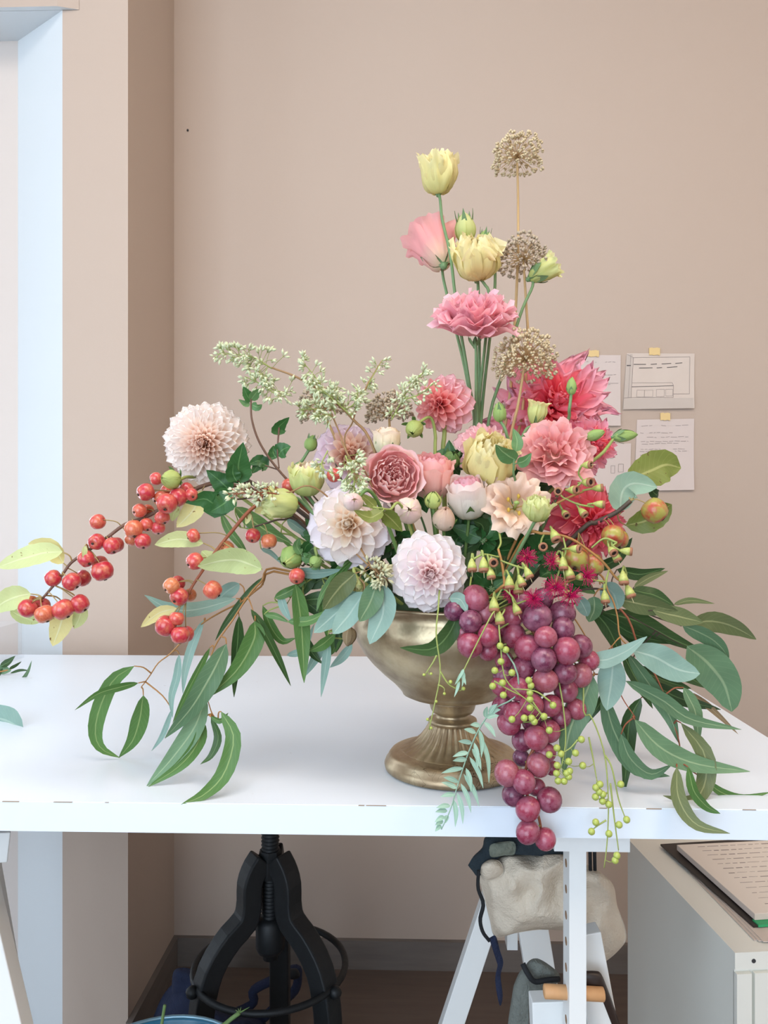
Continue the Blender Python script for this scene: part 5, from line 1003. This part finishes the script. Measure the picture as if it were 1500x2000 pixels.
# ------------------------------------------------------------------ gum nuts and blossom
t = NT('gum_nut', .45); u, v_ = t.uvx(); n1 = t.noise(2, 2); t.base(t.mix(t.ramp(n1, [(.4, (0,0,0,1)), (.75, (1,1,1,1))]), C('#b7bd6a'), C('#98a052'))); m_nut = t.m
m_nutrim = bark_mat('gum_nut_rim', '#b07a5a', '#8a5a40'); m_nuthole = flat('gum_nut_hole', '#2c1c14', .8); m_style = flat('gum_style', '#d8c89a', .6)
v, f, uv = lathe([(.10, -1.25), (.22, -1.05), (.42, -.65), (.55, -.2), (.58, .15)], 12); me_nut = mesh('gum_nut', v, f, [m_nut], uv)
v, f, uv = lathe([(.575, .12), (.60, .22), (.58, .42), (.46, .50), (.36, .48), (.30, .2), (.05, .1)], 12); me_rim = mesh('nut_rim', v, f, [m_nutrim], uv)
v, f, uv = lathe([(.0, .26), (.31, .24), (.31, .30), (.0, .31)], 12); me_hole = mesh('nut_opening', v, f, [m_nuthole], uv)
b = MB().tube([(0, 0, .25), (.02, 0, .7), (.0, .03, 1.15)], [.05, .03], 5); me_style = mesh('style', b.v, b.f, [m_style], b.uv)
t = NT('magenta_filament', .5); t.base(C('#d8186c')); t.thin(C('#e83a88'), .3); m_fil = t.m; m_fil_d = flat('dark_blossom_centre', '#5a1030', .7)
def gumnuts(label, stems, nuts, blossoms, root, size=26):
    foot = VC+Vector(root); th = thing('gum_nut_branch', label, 'branch', foot, 'flowering gum branches'); st3 = [px_path(s) for s in stems]; rr = random.Random(len(nuts))
    for i, s in enumerate(st3): stem(th, s+([foot] if i == 0 else []), [.0011, .0015] if i == 0 else [.0008, .0011], m_greent if i else m_oranget, 'branch_wood' if i == 0 else 'twig', n=30)
    bp = [q for s in st3 for q in spline(s, 40)]
    for (x, y, d, ax, st) in nuts:
        c = P(x, y, d); R = size*rr.uniform(.88, 1.1)*d/1500*.62; a = cv(*ax).normalized(); M = Matrix.Translation(c-th.location) @ basis(a, rr.random()*6) @ Matrix.Scale(R, 4)
        g = part('gum_nut', me_nut, th, M); part('nut_rim', me_rim, g, Matrix()); part('nut_opening', me_hole, g, Matrix())
        if st: part('style', me_style, g, Matrix())
        e = c-a*R*1.2; q = nearest(bp, e); iv = (Matrix.Translation(th.location) @ M).inverted(); mid = e.lerp(q, .5)-a*R*.7
        b = MB(); b.tube(spline([e, mid, q], 8), [.0011, .0009], 5); b.v = [iv @ p for p in b.v]; b.build('nut_stalk', m_greent, g)
    for (x, y, d, r, ax) in blossoms:
        c = P(x, y, d); R = r*d/1500; a = cv(*ax).normalized(); B = basis(a).to_3x3(); b = MB()
        for i in range(90):
            z = rr.uniform(-.1, 1); q = math.sqrt(max(0, 1-z*z)); ph = i*2.4; dv = B @ Vector((q*math.cos(ph), q*math.sin(ph), z)); e = dv*R*rr.uniform(.8, 1.1); m = e*.5+a*R*.12
            b.tube([Vector(), m, e], [.00022, .00018], 3, cap=False); b.ball(e, .00042, 4, 3)
        o = b.build('blossom', m_fil, th, kind='stuff', label='magenta tuft of thread-like filaments'); o.location = c-th.location
        part('blossom_cup', me_nut, th, Matrix.Translation(c-a*R*.45-th.location) @ basis(a) @ Matrix.Scale(R*.6, 4)); q = nearest(bp, c); stem(th, [c-a*R*.9, q], .0009, m_greent, 'blossom_stalk', n=5)
        MB().ball((0, 0, 0), R*.22, 8, 6).build('blossom_centre', m_fil_d, th).location = c-th.location
D_ = (0, -.35, -1)
gumnuts('front gum nut spray with magenta blossoms above the grapes', [[(973,1072,.70),(980,1100,.695),(985,1140,.69),(975,1150,.69)], [(975,1088,.695),(945,1083,.69),(925,1092,.688)], [(978,1095,.695),(1005,1105,.69),(1030,1112,.69)], [(985,1140,.69),(975,1160,.688),(966,1175,.686)], [(985,1150,.69),(1000,1165,.688),(1008,1180,.688)], [(973,1072,.70),(978,1060,.71),(975,1040,.74)]],
        [(922,1109,.685,D_,1),(945,1109,.683,D_,1),(963,1098,.68,(.1,-1,-.2),0),(959,1124,.68,(.1,-.4,-1),1),(995,1143,.68,D_,1),(1033,1123,.683,(.4,-.4,-1),1),(1019,1139,.683,(.3,-.4,-1),1),(1012,1152,.69,D_,1),(965,1187,.68,D_,1),(976,1212,.682,(.1,-.2,-1),0),(1010,1194,.683,(.35,-.35,-1),1)],
        [(1030,1090,.70,21,(0,-1,.1)),(1042,1168,.685,20,(-.1,-1,.1)),(996,1158,.70,18,(0,-1,0))], (.01, -.04, 0))
gumnuts('arching gum nut branch reaching right over the coral dahlia', [[(1228,1140,.715),(1205,1130,.715),(1180,1100,.715),(1150,1075,.715),(1110,1050,.715),(1060,1042,.72),(1020,1055,.74)], [(1155,1070,.715),(1180,1052,.71),(1205,1060,.708)], [(1100,1050,.715),(1105,1075,.71),(1100,1090,.708)], [(1190,1112,.715),(1185,1130,.71),(1182,1150,.708)], [(1205,1128,.715),(1222,1118,.71),(1222,1130,.708)]],
        [(1100,1106,.70,D_,1),(1113,1124,.70,(.2,-.35,-1),0),(1088,1099,.705,D_,0),(1182,1171,.70,D_,1),(1218,1134,.70,D_,1),(1231,1160,.70,(.3,-.4,-1),1),(1197,1078,.70,(.2,-.9,-.5),0),(1205,1090,.705,(.4,-.4,-1),1),(1228,1077,.70,(1,-.3,-.1),0),(1127,1072,.70,(.8,-.7,0),0),(1060,1068,.70,(0,-1,0),0),(1085,1050,.705,(.2,-.6,-.8),0)],
        [(1085,1147,.69,25,(-.1,-1,.1)),(1113,1162,.69,25,(.1,-1,0)),(1143,1125,.70,22,(.5,-.7,.2)),(1078,1096,.705,18,(0,-1,.1))], (.03, -.03, 0))
gumnuts('small brown gum nut cluster below the salmon lisianthus', [[(1140,960,.735),(1115,970,.735),(1085,985,.735),(1050,1010,.74),(1020,1030,.76)], [(1100,972,.735),(1130,985,.73),(1160,990,.73)], [(1140,940,.735),(1120,955,.735)]],
        [(1140,1003,.725,(.4,-.6,-.6),0),(1175,985,.725,(1,-.3,-.1),0),(1172,953,.73,(1,-.35,.1),0),(1150,942,.725,(.5,-1,0),0),(1122,957,.725,(.6,-.8,0),0),(1090,960,.725,(-.2,-1,0),0),(1150,908,.72,(.7,-.8,0),1),(1105,1005,.735,(.2,-.8,-.5),0)], [], (.03, -.02, 0), 24)
# ------------------------------------------------------------------ grapes
t = NT('grape_skin', .36); t.b.inputs['Subsurface Weight'].default_value = .2; t.b.inputs['Subsurface Radius'].default_value = (.006, .002, .002); t.b.inputs['Subsurface Scale'].default_value = .5
rn = t.rnd(); wn = t.node('ShaderNodeTexWhiteNoise', noise_dimensions='1D'); t.link(rn, wn.inputs['W'])
vv = t.node('ShaderNodeVectorMath', operation='ADD'); t.link(t.coord(), vv.inputs[0]); t.link(wn.outputs['Color'], vv.inputs[1])
n1 = t.noise(1.6, 4, .6, vec=vv.outputs[0]); n2 = t.noise(5, 4, .65, vec=vv.outputs[0])
c = t.ramp(rn, [(0, C('#5e2c48')), (.3, C('#702a42')), (.55, C('#8e3248')), (.8, C('#a03e54')), (1, C('#9e565e'))])
c = t.mix(t.math('MULTIPLY', t.ramp(n1, [(.38, (0,0,0,1)), (.66, (1,1,1,1))]), .55), c, C('#b0788c')); c = t.mix(t.math('MULTIPLY', t.ramp(n2, [(.3, (1,1,1,1)), (.5, (0,0,0,1))]), .45), c, C('#7c2446'))
t.base(c); t.link(t.rng(n1, .16, .42), t.b.inputs['Roughness']); m_grape = t.m
v, f, uv = sphere(1, 20, 14, 1.07); me_grape = mesh('grape', v, f, [m_grape], uv)
gp = P(1040, 1180, .71); gr = thing('grape_bunch', 'bunch of red grapes trailing from the urn over the table edge', 'grapes', gp)
rach = px_path([(1000,1165,.715),(1040,1230,.705),(1060,1300,.70),(1040,1380,.698),(1045,1450,.697),(1030,1490,.696),(1025,1540,.696),(1050,1590,.695),(1058,1625,.694)])
stem(gr, rach, [.002, .0016, .0012], m_redtwig, 'rachis', n=40)
G = [(1049,1206,27,.690),(1100,1228,22,.693),(1066,1244,21,.680),(1106,1271,26,.686),(1031,1265,25,.692),(1062,1287,24,.680),(1103,1314,22,.690),(1023,1303,22,.696),(1065,1329,23,.684),(1012,1345,23,.692),(1038,1377,23,.684),(1076,1378,20,.694),(981,1378,19,.700),(1006,1393,22,.688),(994,1412,22,.697),(1047,1441,23,.688),(1073,1428,21,.697),(1020,1446,20,.700),(1065,1470,19,.697),(1052,1494,22,.690),(990,1510,24,.688),(1023,1527,22,.682),(1002,1553,21,.695),(1047,1537,17,.702),(1073,1562,24,.690),(1031,1580,23,.684),(1031,1625,22,.684),(1065,1639,20,.690),
     (919,1214,22,.688),(954,1241,21,.684),(918,1260,24,.684),(953,1272,18,.694),(887,1193,19,.698),(929,1169,25,.698),(948,1198,20,.70),(1004,1242,23,.702),(1098,1198,24,.706),(1134,1262,22,.704),(1134,1319,22,.708),(1105,1348,23,.704),(983,1319,20,.704),(980,1340,20,.700),(1125,1385,20,.712),(1095,1400,20,.706),(1075,1290,20,.708),(1000,1205,22,.706),(970,1225,20,.706),(1150,1290,20,.716),(1020,1175,22,.708),(1060,1170,20,.712),(985,1290,18,.708),(905,1236,18,.704),(1043,1345,20,.708),(1040,1410,20,.706),(1018,1480,16,.706),(1078,1500,14,.706)]
bp = spline(rach, 60); rr = random.Random(2)
for (x, y, r, d) in G:
    c = P(x, y, d); R = r*d/1500*1.04; ax = Vector((rr.gauss(0, 1), rr.gauss(0, 1), rr.gauss(0, 1)+.8)); M = Matrix.Translation(c-gp) @ basis(ax, rr.random()*6) @ Matrix.Scale(R, 4); g = part('grape', me_grape, gr, M)
    q = nearest(bp, c); iv = (Matrix.Translation(gp) @ M).inverted(); b = MB(); b.tube([c+(q-c).normalized()*R*.9, q], .0009, 5); b.v = [iv @ p for p in b.v]; b.build('pedicel', m_greent, g)
# ------------------------------------------------------------------ pepper berries
t = NT('green_berry', .35); n1 = t.noise(1.5, 2); t.base(t.mix(n1, C('#b4bd62'), C('#98a84c'))); m_berry = t.m
v, f, uv = sphere(1, 12, 8); me_berry = mesh('berry', v, f, [m_berry], uv)
def pepper(label, stems, berries, foot, r=7.0, d=.685):
    th = thing('pepper_berry_sprig', label, 'berry sprig', foot, 'pepper berry sprigs'); st3 = [px_path(s) for s in stems]
    for i, s in enumerate(st3): stem(th, s+([foot] if i == 0 else []), [.0005, .0009], m_greent, 'sprig_stem' if i == 0 else 'twig', n=26, sides=5)
    bp = [q for s in st3 for q in spline(s, 40)]; rr = random.Random(len(berries))
    for q in berries:
        x, y = q[:2]; dd = q[2] if len(q) > 2 else d; c = P(x, y, dd); R = (q[3] if len(q) > 3 else r)*dd/1500; M = Matrix.Translation(c-th.location) @ Matrix.Scale(R, 4); g = part('berry', me_berry, th, M)
        e = nearest(bp, c); iv = (Matrix.Translation(th.location) @ M).inverted(); b = MB(); b.tube(spline([c, c.lerp(e, .5)+Vector((0, 0, -.002)), e], 6), .00035, 4); b.v = [iv @ p for p in b.v]; b.build('berry_stalk', m_greent, g)
z2 = lambda L: [(660+x*.32, 1140+y*.32, .672) for x, y in L]
z3 = lambda L, d: [(1020+x*.33, 1040+y*.33, d) for x, y in L]
ft = VC+Vector((.03, -.06, 0))
pepper('green pepper berry sprig hanging in front of the grapes', [[(1062,1400,.672),(1035,1372,.672),(1008,1350,.672),(985,1320,.672),(978,1260,.674),(975,1215,.68),(985,1190,.69)], [(1060,1398,.672),(1040,1370,.672)], [(1020,1360,.672),(990,1345,.672),(965,1330,.673)], [(1000,1345,.672),(1045,1350,.67),(1075,1370,.67)]],
       z2([(1025,403),(990,380),(995,475),(958,530),(1062,543),(1005,605),(945,625),(1010,680),(1165,590),(1178,622),(1172,665),(1172,705),(1172,757),(1313,742),(1258,810),(1062,828),(1137,820),(1183,820),(1199,842),(1290,895)]), ft)
pepper('green pepper berry sprig beside the long grey green leaf', [[(1085,1525,.68),(1098,1490,.68),(1105,1440,.682),(1100,1380,.685),(1090,1300,.69),(1110,1220,.70)], [(1100,1470,.68),(1115,1460,.68),(1128,1445,.68)]],
       z3([(160,1170),(205,1275),(160,1315),(315,1305),(350,1225),(207,1378),(275,1355),(280,1412),(203,1425),(275,1445),(212,1470),(248,1472),(262,1425),(230,1310)], .68)+[(1138,1495,.69,7)], ft)
pepper('longest pepper berry sprig hanging below the table edge', [[(1180,1695,.682),(1186,1640,.682),(1188,1560,.684),(1180,1470,.688),(1155,1400,.692),(1140,1390,.70),(1120,1290,.715)], [(1208,1660,.682),(1200,1600,.682),(1192,1530,.685)], [(1222,1600,.682),(1208,1560,.684),(1195,1500,.686),(1182,1475,.688)], [(1158,1620,.682),(1168,1612,.682),(1184,1602,.682)], [(1165,1520,.686),(1158,1480,.69),(1150,1440,.692)]],
       z3([(460,1490),(435,1510),(455,1535),(477,1550),(433,1565),(475,1590),(512,1610),(583,1490),(618,1700),(573,1730),(513,1783),(435,1715),(410,1770),(560,1912),(550,1940),(358,1380)], .682), ft)
pepper('thin green pepper twig with tiny buds over the brass bowl', [[(838,1425,.672),(850,1370,.672),(860,1310,.672),(852,1240,.674),(856,1190,.68),(860,1150,.70)], [(832,1315,.672),(845,1295,.672),(853,1280,.672)], [(890,1345,.672),(875,1335,.672),(860,1312,.672)], [(868,1345,.672),(862,1340,.672),(855,1338,.672)]],
       [(828,1318,.672,3),(842,1316,.672,3),(905,1345,.672,4),(880,1332,.672,4),(868,1355,.672,3),(835,1405,.672,3),(842,1422,.672,3),(852,1370,.672,3)], VC+Vector((-.01, -.05, 0)))
# feathery pepper tree leaf
foot = VC+Vector((.02, -.06, 0)); pl = thing('pepper_tree_leaf', 'feathery pale green pepper tree frond in front of the urn foot', 'frond', foot, 'pepper tree fronds')
mr = px_path([(862,1620,.678),(880,1580,.68),(895,1530,.682),(915,1470,.684),(938,1420,.685),(965,1385,.685),(1010,1355,.684)]); stem(pl, mr+px_path([(1000,1290,.69)])+[foot], [.0005, .0009], lf_pepper, 'midrib', n=30, sides=5)
mp = spline(mr[:6], 24)
def leaflets(th, pairs, mat, w, d):
    for (x0, y0, x1, y1) in pairs: leaf(th, [(x0, y0), ((x0+x1)/2+(y1-y0)*.06, (y0+y1)/2-2), (x1, y1)], w, mat, d, d-.003, name='leaflet', n=8, tilt=random.uniform(-.4, .4))
leaflets(pl, [(862,1612,850,1624),(866,1604,850,1612),(869,1595,849,1606),(874,1584,850,1586),(880,1574,852,1578),(889,1552,860,1556),(893,1540,862,1528),(896,1528,866,1518),(905,1500,862,1510),(912,1484,884,1486),(915,1470,884,1478),(922,1452,895,1448),(930,1432,906,1424),(886,1562,889,1616),(893,1548,904,1610),(900,1530,920,1588),(906,1512,936,1576),(910,1500,920,1548),(917,1478,944,1540),(922,1462,940,1505),(926,1450,932,1505),(940,1440,955,1530),(936,1425,940,1480),(872,1592,870,1608),(945,1410,968,1440),(958,1392,978,1386),(950,1402,975,1398),(938,1418,918,1416),(948,1402,952,1380),(955,1395,972,1375)], lf_pepper, 9, .681)
foot2 = VC+Vector((.01, -.06, 0)); p2 = thing('pepper_tree_leaf', 'small pepper frond tip dangling over the brass bowl', 'frond', foot2, 'pepper tree fronds')
stem(p2, px_path([(890,1345,.67),(903,1315,.67),(930,1260,.67),(958,1205,.672),(965,1190,.69)])+[foot2], [.0005, .0009], m_greent, 'midrib', sides=5); leaflets(p2, [(903,1312,888,1338),(905,1310,902,1342),(906,1306,893,1332),(897,1328,887,1362),(900,1318,910,1338)], lf_pepper, 6, .67)
# withered calyx hanging by the rim
foot = VC+Vector((-.06, 0, 0)); wf = thing('withered_bud', 'small withered brown bud hanging left of the urn rim', 'flower bud', foot); stem(wf, px_path([(684,1228,.74),(690,1205,.75)])+[foot], .0008, m_darkstem)
cup_head(wf, P(682, 1243, .738), cv(-.15, -.2, -1), 14*.738/1500, L_bud(lf_brown, lf_brown), seed=3, sq=1.3)
# leftover cuttings at the left end of the table
ld = depth_on_z(1320, TZ); lo_ = P(-10, 1325, ld); ls = thing('leaf_cuttings', 'eucalyptus cutting lying at the left end of the table', 'cutting', lo_)
stem(ls, [P(-40, 1318, ld), P(10, 1310, ld), P(30, 1302, ld+.01)], .0012, m_oranget)
leaves(ls, [], [(lf_dark, 12, ld, ld, [(0,1300),(15,1294),(30,1281)]), (lf_grey, 16, ld, ld, [(-12,1308),(8,1308),(22,1310)]), (lf_dark, 6, ld, ld+.01, [(18,1306),(30,1300),(42,1292)]), (lf_grey, 7, ld, ld-.02, [(10,1330),(40,1328),(54,1312),(62,1290)]), (lf_dark, 7, ld-.02, ld-.02, [(-5,1332),(15,1336),(38,1333)]), (lf_brown, 12, ld-.03, ld-.03, [(-20,1345),(5,1340),(22,1336)]), (lf_dark, 5, ld, ld, [(20,1315),(40,1309),(58,1310)]), (lf_dark, 14, ld, ld, [(-20,1325),(-5,1315),(6,1300)])], m_oranget)
ld = depth_on_z(1420, TZ); ll = thing('fallen_leaf', 'single blue grey leaf lying on the table at the left edge', 'leaf', P(46, 1424, ld)); leaf(ll, [(46,1425),(20,1412),(-10,1400),(-50,1385)], 52, lf_blue, ld-.002, ld+.05, tilt=.5, kind='broad', name='leaf_blade', fold=.1)
